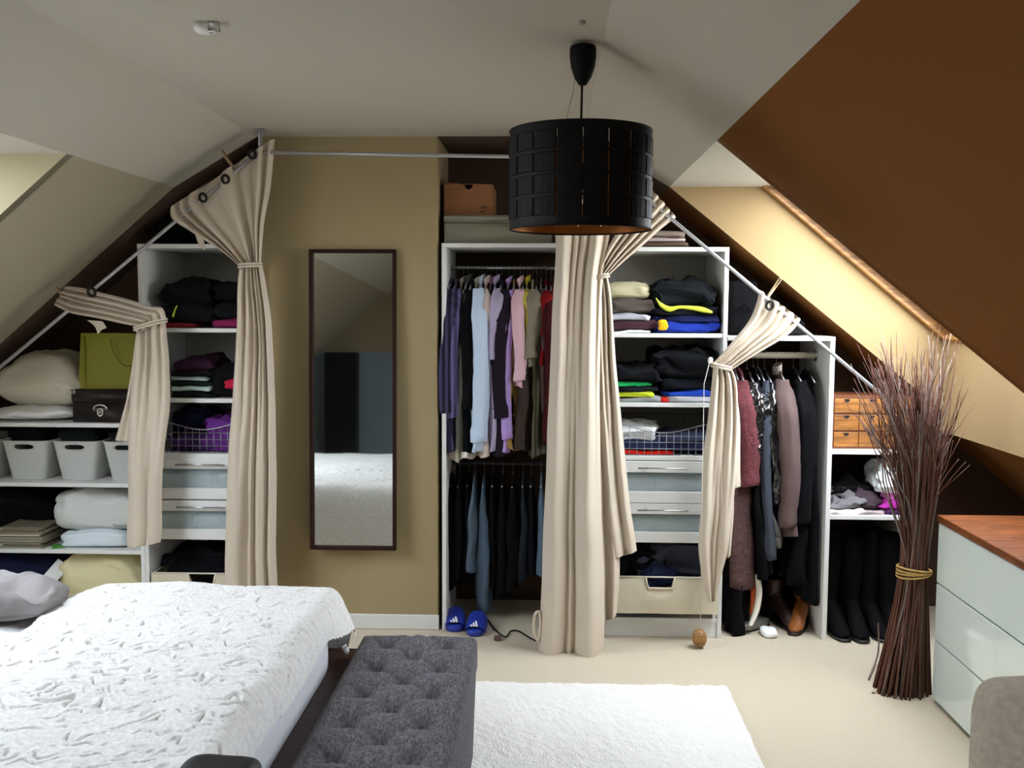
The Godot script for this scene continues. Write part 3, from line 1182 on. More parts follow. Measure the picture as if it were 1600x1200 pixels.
func build_units() -> void:
	var m := mat("unit white", shade("#dddcd7"), 0.5)
	var steel := mat("steel", shade("#b9bbbb"), 0.3, {"metal": 1.0})
	# low shelves under the left slope
	var t := unit("low white shelf unit with pillows and tubs under the left slope", LU_X0, LT_X0 - 0.001, LU_S1, ZL, [LU_S2, LU_S3, 0.12])
	settle(t)
	# tall unit beside the chimney breast
	t = unit("tall white unit between the low shelves and the chimney breast", LT_X0, -1.388, LT_TOP, ZL, [LT_S1, LT_S2, LT_D0, 0.10], {"back": true, "name": "tall_shelf_unit"})
	var dl := [[0.648, 0.852], [0.449, 0.642]]
	for k in 2:
		drawer(t, LT_X0 + T + 0.002, -1.388 - T - 0.002, dl[k][0], dl[k][1], ZL - 0.015, k + 1.0)
	settle(t)
	wire_basket("wire basket of purple clothes, in the tall unit beside the chimney", LT_X0 + T + 0.01, -1.42, LT_D0 + 0.002, 1.033, ZL - 0.03)
	canvas_box("beige canvas drawer box low in the tall unit behind the bed", LT_X0 + T + 0.012, -1.415, 0.102, LT_BOX, ZL + 0.01, -1.751, -1.621)
	# hanging bay right of the chimney breast
	t = thing("hanging_unit", "white hanging bay for shirts beside the chimney breast", "wardrobe")
	var zb := BACK + 0.012
	board("side_panel", m, t, HB_X0, HB_X0 + T, 0.0, HB_TOP - T, zb, ZH)
	board("top_panel", m, t, HB_X0, RT_X0 - 0.001, HB_TOP - T, HB_TOP, zb, ZH + 0.002)
	settle(t)
	rail("thin steel rail that carries the row of shirts", HB_X0 + T, RT_X0 - 0.001, 1.779, -5.0, 0.009, steel)
	rail("steel rail below the shirts that carries the jeans and trousers", HB_X0 + T, RT_X0 - 0.001, 0.790, -5.0, 0.009, mat("dark rail", shade("#2e2e30"), 0.5))
	# tall unit right of it
	t = unit("tall white unit with folded clothes between the centre and right curtains", RT_X0, RT_X1, RT_TOP, ZU, [RT_S1, RT_S2, RT_D0, RT_P], {"back": true, "name": "tall_shelf_unit"})
	for x in [RT_X0 + T, RT_X1 - T - 0.022]:
		board("runner", m, t, x, x + 0.022, RT_P, RT_P + 0.036, -5.1, ZU - 0.01)
	board("plinth", m, t, RT_X0 + T, RT_X1 - T, 0.0, RT_P - T, ZU - 0.03, ZU - 0.012)
	var dr := [[0.658, 0.858], [0.466, 0.655]]
	for k in 2:
		drawer(t, RT_X0 + T + 0.002, RT_X1 - T - 0.002, dr[k][0], dr[k][1], ZU - 0.015, k + 2.0)
	settle(t)
	wire_basket("wire basket of navy and red clothes beside the right curtain", RT_X0 + T + 0.01, RT_X1 - T - 0.01, RT_D0 + 0.002, 1.038, ZU - 0.02)
	canvas_box("beige canvas drawer box above the skirting, between centre and right curtains", RT_X0 + T + 0.012, RT_X1 - T - 0.008, RT_P + 0.037, 0.311, -4.64, 0.469, 0.599)
	# low hanging bay under the right slope
	t = thing("hanging_unit", "low white hanging bay for coats under the right slope", "wardrobe")
	board("top_panel", m, t, RT_X1 + 0.001, LB_X1 + 0.011, LB_TOP - T, LB_TOP, zb, ZU + 0.002)
	board("side_panel", m, t, LB_X1 - 0.011, LB_X1 + 0.011, 0.0, LB_TOP - T, zb, ZU)
	settle(t)
	rail("thick pale wooden rail that carries the coats", RT_X1, LB_X1 - 0.011, 1.354, -4.93, 0.016, mat("pale rail", shade("#d6ccb8"), 0.5))
	# shelves at the low end
	t = thing("shelf_unit", "low white shelves behind the twigs, with tall boots below", "shelf unit")
	board("side_panel", m, t, RU_X1 - T, RU_X1, 0.0, RU_S1, zb, ZU)
	for y in [RU_S1, RU_S2]:
		board("shelf", m, t, LB_X1 + 0.012, RU_X1 - T, y - T, y, zb, ZU - 0.004)
	settle(t)

# ---------------------------------------------------------------- garments and folded things
func folded(called: String, label: String, category: String, group: String, r: Array, zf: float, depth: float, m: Material, sd: float, o := {}) -> Node3D:
	# r: left, bottom, right, top of what the front shows
	begin()
	var opt := {"plan": 0.22, "side": 0.42, "amp": 0.012, "freq": 9.0, "layers": 2.0, "seed": sd, "nu": 72, "nv": 26, "slump": 0.16 + 0.1 * sin(sd * 3.7), "turn": Basis(Vector3.UP, 0.07 * sin(sd * 2.7)) * Basis(Vector3(0, 0, 1), 0.03 * sin(sd * 1.9))}
	opt.merge(o, true)
	var h: float = r[3] - r[1]
	soft(Vector3((r[0] + r[2]) / 2, r[1] + h / 2, zf - depth / 2), Vector3(r[2] - r[0], h, depth), opt)
	return solo(called, m, label, category, group)

func hanger(x: float, ytop: float, z: float, yrail: float, half: float, group: String, label: String) -> void:
	var t := thing("coat_hanger", label, "hanger", group)
	var wire := mat("hanger wire", shade("#8e8f92"), 0.35, {"metal": 0.8})
	begin()
	var p := []
	for k in 9:
		var a := -0.5 + PI * 1.25 * k / 8.0
		p.append(Vector3(x, yrail + 0.009 + 0.014 * sin(a) - 0.006, z + 0.014 * cos(a)))
	p.reverse()
	p = [] + p
	var q := []
	for k in 9:
		var a := PI + 0.3 - (PI + 0.6) * k / 8.0
		q.append(Vector3(x, yrail + 0.013 * sin(a), z + 0.013 * cos(a)))
	q.append(Vector3(x, yrail - 0.02, z))
	q.append(Vector3(x, ytop + 0.005, z))
	tube(q, 0.0018, -1, 5)
	part("hook", wire, t)
	begin()
	tube([Vector3(x, ytop - 0.055, z - half * 0.9), Vector3(x, ytop + 0.005, z), Vector3(x, ytop - 0.055, z + half * 0.9)], 0.004, -1, 5)
	part("shoulder_bar", wire, t)
	settle(t)

func garment(called: String, label: String, category: String, group: String, x: float, ytop: float, z: float, ln: float, half: float, thick: float, m: Material, o := {}) -> Node3D:
	# seen edge on: shoulders slope away front and back from the hanger
	var t := thing(called, label, category, group)
	var sd: float = o.get("seed", x * 13.0)
	var lean: float = o.get("lean", 0.0)
	var flare: float = o.get("flare", 0.15)
	var ripple: float = o.get("ripple", 1.0)
	var swing: float = o.get("swing", 0.0)
	begin()
	var rings := []
	var rows := 30
	for j in rows + 1:
		var v := float(j) / rows
		var d := ln * v
		var hw := lerpf(0.06, half, sqrt(minf(d / 0.13, 1.0))) * (1.0 + flare * v)
		var th := thick * (0.22 + 0.78 * smoothstep(0.0, 0.24, d)) * (1.0 + 0.35 * v)
		var y := ytop - d + (0.02 * sin(sd * 3.0) if j == rows else 0.0)
		var ring := PackedVector3Array()
		for k in 44:
			var a := TAU * k / 44
			var px := th * spow(cos(a), 0.8)
			var pz := hw * spow(sin(a), 0.9)
			var f := (sin(pz * 62.0 + sd * 5.0 + v * 1.5) * 0.30 + noise.get_noise_3d(pz * 70.0, y * 25.0, sd * 11.0) * 0.9) * th * ripple * smoothstep(0.1, 0.5, v)
			ring.append(Vector3(x + px + f + lean * v * ln + swing * v * v, y + 0.012 * sin(a * 2.0 + sd) * v, z + pz))
		rings.append(ring)
	loft(rings)
	part("body", m, t)
	if o.has("sleeve"):
		var sl: float = o.sleeve
		var sr: float = o.get("sleeve_r", 0.038)
		var sm: Material = o.get("sleeve_mat", m)
		begin()
		var out := []
		var steps := 26
		for j in steps + 1:
			var v := float(j) / steps
			var d := sl * v
			var c := Vector3(x + 0.004 + lean * d + 0.01 * sin(v * 5.0 + sd) + o.get("sleeve_dx", 0.0) * v, ytop - 0.05 - d, z + half * (0.80 + 0.28 * smoothstep(0.0, 0.25, v)))
			var rx := sr * (0.55 + 0.45 * smoothstep(0.0, 0.12, v)) * (1.05 - 0.25 * v)
			if v > 0.9 and o.get("cuff", true):
				rx *= 1.12
			var ring := PackedVector3Array()
			for k in 20:
				var a := TAU * k / 20
				var w: float = 1.0 + 0.26 * noise.get_noise_3d(cos(a) * 16.0 + sd * 9.0, d * 26.0, sin(a) * 16.0) + 0.10 * noise.get_noise_3d(d * 130.0, cos(a) * 14.0 + sd * 20.0, sin(a) * 14.0) + o.get("crinkle", 0.0) * noise.get_noise_3d(d * 320.0, cos(a) * 40.0 + sd * 20.0, sin(a) * 40.0)
				ring.append(c + Vector3(cos(a) * rx * w, sin(a * 2.0) * 0.004, sin(a) * rx * 0.85 * w))
			out.append(ring)
		loft(out)
		part("sleeve", sm, t)
	if o.get("collar", false):
		begin()
		var cr := []
		for p in [[0.0, 0.050], [0.035, 0.046], [0.04, 0.040], [0.01, 0.040]]:
			var ring := PackedVector3Array()
			for k in 18:
				var a := TAU * k / 18
				ring.append(Vector3(x + cos(a) * 0.019 + 0.0, ytop - 0.025 + p[0] + 0.012 * cos(a), z + 0.02 + sin(a) * p[1] * 1.3))
			cr.append(ring)
		loft(cr)
		part("collar", o.get("collar_mat", m), t)
	settle(t)
	return t

# ---------------------------------------------------------------- left shelves
func tub(label: String, xl: float, xr: float, y0: float, y1: float, zf: float) -> void:
	# a tapering plastic tub with an oval hand hole in its front
	var m := mat("tub plastic", shade("#c3c4be"), 0.55)
	var t := thing("plastic_tub", label, "tub", "white tubs on the second shelf")
	var cx := (xl + xr) / 2
	var hw := (xr - xl) / 2
	var depth := 0.36
	var cz := zf - depth / 2
	var at := func(u: float, v: float, inset: float) -> Vector3:
		# u round the wall from the middle of the front, v up
		var k := lerpf(0.72, 1.0, v)
		var a := TAU * u + PI / 2
		var px := spow(cos(a), 0.28) * (hw * k - inset)
		var pz := spow(sin(a), 0.28) * (depth / 2 * lerpf(0.86, 1.0, v) - inset)
		return Vector3(cx + px, lerpf(y0, y1, v), cz + pz)
	begin()
	var nu := 160
	var nv := 40
	for layer in 2:
		var ins := 0.0 if layer == 0 else 0.003
		for j in nv:
			for i in nu:
				var c: Vector3 = at.call((i + 0.5) / nu, (j + 0.5) / nv, ins)
				if c.z > cz + depth * 0.36 and pow((c.x - cx) / 0.052, 2.0) + pow((c.y - (y1 - 0.026)) / 0.0155, 2.0) < 1.0:
					continue
				quad(at.call(float(i) / nu, float(j) / nv, ins), at.call(float(i + 1) / nu, float(j) / nv, ins), at.call(float(i + 1) / nu, float(j + 1) / nv, ins), at.call(float(i) / nu, float(j + 1) / nv, ins))
	var floor_ring := PackedVector3Array()
	for i in 48:
		floor_ring.append(at.call(i / 48.0, 0.0, 0.001) + Vector3(0, 0.002, 0))
	loft([floor_ring, floor_ring], true)
	part("body", m, t)
	begin()
	var rim := []
	for i in 80:
		rim.append(at.call(i / 80.0, 1.0, 0.0))
	tube(rim, 0.004, -1, 6, true)
	part("rim", m, t)
	begin()
	var hole := []
	for i in 28:
		var a := TAU * i / 28
		hole.append(Vector3(cx + 0.053 * cos(a), y1 - 0.026 + 0.0165 * sin(a), zf + 0.001 - 0.002))
	tube(hole, 0.0022, -1, 5, true)
	part("hole_edge", m, t)
	settle(t)

func build_contents_left() -> void:
	var cream := mat("pillow cream", shade("#cfc7b1"), 0.9, {"bump": "mottle", "height": 0.9, "scale": 2.0})
	var white := mat("duvet white", shade("#e6e5e3"), 0.9, {"bump": "mottle", "height": 0.6, "scale": 1.6})
	folded("pillow", "flat white pillow on the top left shelf, under the big cream pillow", "pillow", "", [-2.774, 1.011, -2.319, 1.096], -4.72, 0.44, white, 1.0, {"plan": 0.5, "side": 0.8, "layers": 0.0, "amp": 0.012, "pinch": 0.3})
	folded("pillow", "big cream pillow heaped on a flat white pillow, top left shelf", "pillow", "", [-2.760, 1.069, -2.282, 1.358], -4.74, 0.40, cream, 2.0, {"plan": 0.5, "side": 0.75, "pinch": 0.45, "layers": 0.0, "amp": 0.022, "freq": 6.0})
	# keepsake box with a clasp, and a paper bag on it
	var leather := mat("box brown", shade("#2c201d"), 0.6, {"bump": "mottle", "height": 0.2, "scale": 4.0})
	var brass := mat("clasp metal", shade("#c7c3b8"), 0.3, {"metal": 0.9})
	var b := [-2.327, 1.012, -2.000, 1.175]
	var t := thing("keepsake_box", "dark brown leather box with metal clasp on the top left shelf", "box")
	begin()
	span(b[0], b[2], b[1], b[3] - 0.06, -5.05, -4.74, 0.004)
	part("body", leather, t)
	begin()
	span(b[0] - 0.004, b[2] + 0.004, b[3] - 0.058, b[3], -5.054, -4.736, 0.005)
	part("lid", leather, t)
	var cc := Vector3(-2.185, 1.088, -4.735)
	begin()
	var arc := []
	for k in 13:
		var a := PI * k / 12.0
		arc.append(cc + Vector3(0.034 * cos(a), -0.008 + 0.022 * sin(a), 0.004))
	tube(arc, 0.0045, -1, 6)
	hoop(cc + Vector3(0, -0.022, 0.006), Vector3(0.013, 0, 0), Vector3(0, 0.018, 0), 0.004, 16, 6)
	box(cc + Vector3(0, -0.008, 0.002), Vector3(0.075, 0.012, 0.004), 0.002)
	box(cc + Vector3(0, -0.02, 0.003), Vector3(0.022, 0.03, 0.006), 0.002)
	part("clasp", brass, t)
	for s in [-1, 1]:
		begin()
		box(Vector3((b[0] + b[2]) / 2 + s * ((b[2] - b[0]) / 2 - 0.008), b[3] - 0.01, -4.733), Vector3(0.022, 0.022, 0.012), 0.003)
		part("corner", brass, t)
	settle(t)
	var lime := mat("paper lime", shade("#8a851c", 0.95), 0.7)
	b = [-2.324, 1.170, -2.026, 1.448]
	t = thing("paper_bag", "olive yellow paper carrier bag standing on the brown leather box", "bag")
	begin(false)
	var x0: float = b[0]
	var x1: float = b[2]
	var y0: float = b[1] + 0.002
	var y1: float = b[3]
	var w := 0.012
	quad(Vector3(x0, y0, -4.80), Vector3(x1, y0, -4.80), Vector3(x1 - w, y1, -4.82), Vector3(x0 + w, y1, -4.82))
	quad(Vector3(x0, y0, -4.95), Vector3(x1, y0, -4.95), Vector3(x1 - w, y1, -4.93), Vector3(x0 + w, y1, -4.93))
	for x in [x0, x1]:
		var s := 1.0 if x == x0 else -1.0
		quad(Vector3(x, y0, -4.80), Vector3(x + s * 0.03, y0, -4.875), Vector3(x + s * 0.045, y1, -4.875), Vector3(x + s * w, y1, -4.82))
		quad(Vector3(x, y0, -4.95), Vector3(x + s * 0.03, y0, -4.875), Vector3(x + s * 0.045, y1, -4.875), Vector3(x + s * w, y1, -4.93))
	quad(Vector3(x0, y0, -4.80), Vector3(x1, y0, -4.80), Vector3(x1, y0, -4.95), Vector3(x0, y0, -4.95))
	part("body", lime, t)
	begin(false)
	span(x0 + 0.035, x0 + 0.038, y0 + 0.01, y1 - 0.01, -4.812, -4.797, 0.001)
	part("crease", lime, t)
	begin()
	tube(smooth_path([Vector3(-2.152, 1.426, -4.790), Vector3(-2.136, 1.364, -4.785), Vector3(-2.096, 1.301, -4.785), Vector3(-2.065, 1.289, -4.785), Vector3(-2.032, 1.308, -4.785), Vector3(-2.022, 1.421, -4.790)], 24), 0.0025, -1, 5)
	part("handle", mat("bag cord", shade("#5d5a18"), 0.8), t)
	settle(t)
	# tubs on the second shelf
	var ty0 := LU_S2 + 0.001
	var ty1 := 0.914
	tub("white plastic tub at the far left of the second shelf, cut by the frame", -2.969, -2.719, ty0, ty1, -4.76)
	tub("white plastic tub on the second shelf, under the big cream pillow", -2.713, -2.465, ty0, ty1, -4.76)
	tub("white plastic tub on the second shelf, under the brown leather box", -2.458, -2.211, ty0, ty1, -4.76)
	tub("white plastic tub on the second shelf, half hidden by the small curtain", -2.205, -1.965, ty0, ty1, -4.76)
	var dk := cloth("#1c1d1d", 1.0)
	folded("folded_garment", "black clothes heaped in the tub under the big pillow", "clothes", "", [-2.742, 0.887, -2.532, 0.964], -4.86, 0.18, dk, 4.0, {"amp": 0.02})
	folded("folded_garment", "black clothes heaped in the tub under the leather box", "clothes", "", [-2.479, 0.889, -2.270, 0.973], -4.86, 0.18, cloth("#242829", 1.0), 5.0, {"amp": 0.02})
	folded("folded_garment", "grey clothes in the half hidden tub by the small curtain", "clothes", "", [-2.219, 0.872, -2.069, 0.930], -4.86, 0.18, cloth("#3a3a38", 1.2), 6.0, {"amp": 0.02})
	# third shelf
	folded("folded_blanket", "pale blue grey folded blanket under the white duvet", "blanket", "", [-2.424, 0.387, -2.058, 0.480], -4.73, 0.40, cloth("#b4bcc0", 1.5), 7.0, {"layers": 2.0})
	folded("rolled_duvet", "rolled white duvet on the third shelf behind the small curtain", "duvet", "", [-2.488, 0.452, -2.031, 0.670], -4.75, 0.42, mat("quilt white", shade("#cfd1cb"), 0.9, {"bump": "mottle", "height": 0.9, "scale": 3.0}), 8.0, {"plan": 0.4, "side": 0.6, "layers": 0.0, "amp": 0.03, "freq": 6.0})
	folded("dark_coat", "black garment slung on the third shelf above the magazines", "garment", "", [-2.909, 0.434, -2.492, 0.658], -4.86, 0.30, cloth("#0e0e0f", 1.0), 9.0, {"amp": 0.04, "plan": 0.4, "slump": 0.5})
	var my := LU_S3 + 0.001
	for k in 12:
		var tone: String = ["#a49c86", "#6e6654", "#b8b19c", "#857b62", "#94907f"][k % 5]
		var th := 0.006 + 0.003 * ((k * 7) % 3)
		begin(false)
		var off := 0.012 * sin(k * 2.4)
		box(Vector3(-2.597 + off, my + th / 2, -4.86 + 0.01 * cos(k * 1.7)), Vector3(0.215 + 0.01 * sin(k * 5.0), th - 0.0006, 0.28), 0.001, Basis(Vector3.UP, 0.05 * sin(k * 3.1)))
		var order: String = ["lowest", "second", "third", "fourth", "fifth", "sixth", "seventh", "eighth", "ninth", "tenth", "eleventh", "topmost"][k]
		solo("magazine", mat("paper %d" % (k % 5), shade(tone), 0.7), "%s magazine%s of the pile on the third left shelf" % [order, "" if k in [0, 11] else " from the bottom"], "magazine", "magazines on the third left shelf")
		my += th
	begin(false)
	box(Vector3(-2.427, LU_S3 + 0.004, -4.76), Vector3(0.06, 0.006, 0.08), 0.001, Basis(Vector3.UP, 0.4))
	solo("card", mat("green card", shade("#4f8f3a"), 0.6), "small green card on the third left shelf beside the magazines", "card")
	# bottom
	folded("folded_garment", "navy garment on the bottom left shelf beside the cream duvet", "clothes", "", [-2.921, 0.044, -2.480, 0.337], -4.80, 0.36, cloth("#191d33", 1.2), 10.0, {"amp": 0.03})
	begin(false)
	box(Vector3(-2.445, 0.263, -4.760), Vector3(0.07, 0.11, 0.003), 0.001, Basis(Vector3(0, 0, 1), -0.6) * Basis(Vector3(1, 0, 0), -0.6))
	solo("letter", mat("paper white", shade("#d8d8d4"), 0.7), "white letter leaning between the navy garment and cream duvet", "paper")
	folded("rolled_duvet", "cream yellow duvet stuffed into the bottom left shelf", "duvet", "", [-2.449, 0.064, -2.008, 0.359], -4.74, 0.45, mat("quilt cream", shade("#d6cb9f"), 0.9, {"bump": "mottle", "height": 1.0, "scale": 2.4}), 11.0, {"plan": 0.4, "side": 0.5, "layers": 0.0, "amp": 0.04, "freq": 6.0})
	# tall unit: top
	folded("folded_garment", "black bag or garment lying on top of the tall left unit", "clothes", "", [-1.992, 1.888, -1.629, 2.007], -4.85, 0.30, cloth("#0d0c0c", 1.0), 12.0, {"amp": 0.03})
	var G := "folded clothes in the tall unit beside the chimney"
	var lx := [
		["folded_garment", "red garment at the foot of the black pile, upper shelf left of chimney", [-1.920, 1.476, -1.713, 1.504], "#6e1c22", 0.0],
		["folded_garment", "black jumper with a small lime streak, upper shelf left of chimney", [-1.913, 1.501, -1.612, 1.597], "#141417", 0.012],
		["folded_garment", "black jumper topmost on the upper shelf left of the chimney", [-1.895, 1.591, -1.632, 1.711], "#0f0f10", 0.025],
		["folded_garment", "magenta garment below the black ones, beside the tall curtain", [-1.629, 1.478, -1.419, 1.524], "#7c2450", 0.004],
		["folded_garment", "black garment on the magenta one, beside the tall curtain", [-1.628, 1.521, -1.415, 1.610], "#151418", 0.012],
		["folded_garment", "black garment topmost of the pile beside the tall curtain, upper shelf", [-1.617, 1.604, -1.423, 1.687], "#0f0f11", 0.02],
		["folded_garment", "black garment lowest of the striped pile, middle shelf left of chimney", [-1.853, 1.135, -1.620, 1.169], "#121615", 0.004],
		["folded_garment", "mint white folded top, lower of two pale ones, middle shelf", [-1.849, 1.167, -1.635, 1.201], "#a9bdb4", 0.006],
		["folded_garment", "dark green black top between the two pale tops, middle shelf", [-1.846, 1.194, -1.632, 1.222], "#12201d", 0.004],
		["folded_garment", "grey white folded top, upper of two pale ones, middle shelf", [-1.847, 1.220, -1.659, 1.245], "#9aa6a0", 0.006],
		["folded_garment", "black folded top above the pale ones, middle shelf left of chimney", [-1.844, 1.241, -1.624, 1.275], "#141315", 0.006],
		["folded_garment", "dark plum garment topmost on the middle shelf left of the chimney", [-1.835, 1.268, -1.639, 1.337], "#2e1628", 0.015],
		["folded_garment", "black garment beside the plum pile, middle shelf, by tall curtain", [-1.632, 1.134, -1.424, 1.294], "#100f12", 0.02],
		["folded_garment", "red top with a peak leaning on the black pile by the curtain", [-1.591, 1.174, -1.522, 1.227], "#b01e3c", 0.012],
		["folded_garment", "deep violet garment filling the left wire basket at the front", [-1.875, 0.862, -1.610, 0.963], "#3d2552", 0.03],
		["folded_garment", "bright purple garment bulging from the left wire basket", [-1.702, 0.863, -1.530, 1.038], "#5c2a72", 0.03],
		["folded_garment", "navy garment at the back of the left wire basket", [-1.926, 0.927, -1.714, 1.059], "#1b2038", 0.03],
		["folded_garment", "black garments heaped in the left canvas box behind the bed", [-1.910, 0.233, -1.516, 0.363], "#111114", 0.035],
	]
	for k in lx.size():
		var e = lx[k]
		var zf: float = -4.74 if k < 14 else (-4.755 if k < 16 else (-4.95 if k == 16 else -4.76))
		folded(e[0], e[1], "clothes", G, e[2], zf - 0.004 * (k % 3), 0.26 if k > 13 else 0.34, cloth(e[3], 1.3), 20.0 + k, {"amp": e[4] * 1.5 + 0.005, "layers": 2.0 if e[2][3] - e[2][1] > 0.07 else 0.0})
	begin()
	tube(smooth_path([Vector3(-1.813, 1.532, -4.725), Vector3(-1.802, 1.563, -4.722), Vector3(-1.791, 1.587, -4.728)], 8), 0.006, 0.002, 6)
	solo("lime_ribbon", mat("neon lime", shade("#c8d436"), 0.6), "lime yellow ribbon hanging out of the black jumper, left unit", "ribbon")

func limb(path: Array, rx: Array, rw: Array, side: Vector3, steps := 24, sides := 18) -> void:
	# a tapering limb: centres, half widths along `side` and half widths across
	var rings := []
	var a3 := []
	for k in rx.size():
		a3.append(Vector3(rx[k], rw[k], 0))
	for k in steps + 1:
		var t := float(k) / steps * (path.size() - 1)
		var c := spline(path, t)
		var d := (spline(path, minf(t + 0.05, path.size() - 1.0)) - spline(path, maxf(t - 0.05, 0.0))).normalized()
		var w := d.cross(side).normalized()
		var r := spline(a3, t)
		var ring := PackedVector3Array()
		for i in sides:
			var a := TAU * i / sides
			ring.append(c + side * cos(a) * r.x + w * sin(a) * r.y)
		rings.append(ring)
	loft(rings)

func boot(label: String, at: Vector3, turn: float, height: float, m: Material, group := "", o := {}) -> void:
	var t := thing(o.get("name", "boot"), label, "boot", group)
	var r: float = o.get("r", 0.05)
	var heel: float = o.get("heel", 0.035)
	var side := Vector3(1, 0, 0)
	begin()
	limb([Vector3(0, height, -0.03), Vector3(0, height * 0.7, -0.035), Vector3(0, 0.12 + heel, -0.04), Vector3(0, 0.055 + heel, -0.02), Vector3(0, 0.045 + heel * 0.5, 0.06), Vector3(0, 0.03, 0.14), Vector3(0, 0.022, 0.19)],
		[r, r * 1.02, r * 0.72, r * 0.74, r * 0.78, r * 0.8, r * 0.3], [r * 1.05, r * 1.1, r * 0.85, 0.058, 0.040, 0.026, 0.014], side, 40, 20)
	var e := part("upper", m, t)
	begin(false)
	box(Vector3(0, heel / 2, -0.055), Vector3(r * 1.25, heel, 0.06), 0.004)
	part("heel", mat("boot heel", shade("#15110f"), 0.5), t)
	begin()
	soft(Vector3(0, 0.009, 0.09), Vector3(r * 1.7, 0.016, 0.23), {"plan": 0.7, "side": 0.3, "amp": 0.0, "nu": 24, "nv": 8})
	part("sole", mat("boot heel", shade("#15110f"), 0.5), t)
	begin()
	hoop(Vector3(0, height, -0.03), Vector3(r * 1.0, 0, 0), Vector3(0, 0, r * 1.05), 0.004, 24, 6)
	part("cuff", m, t)
	t.position = at
	t.rotation.y = turn

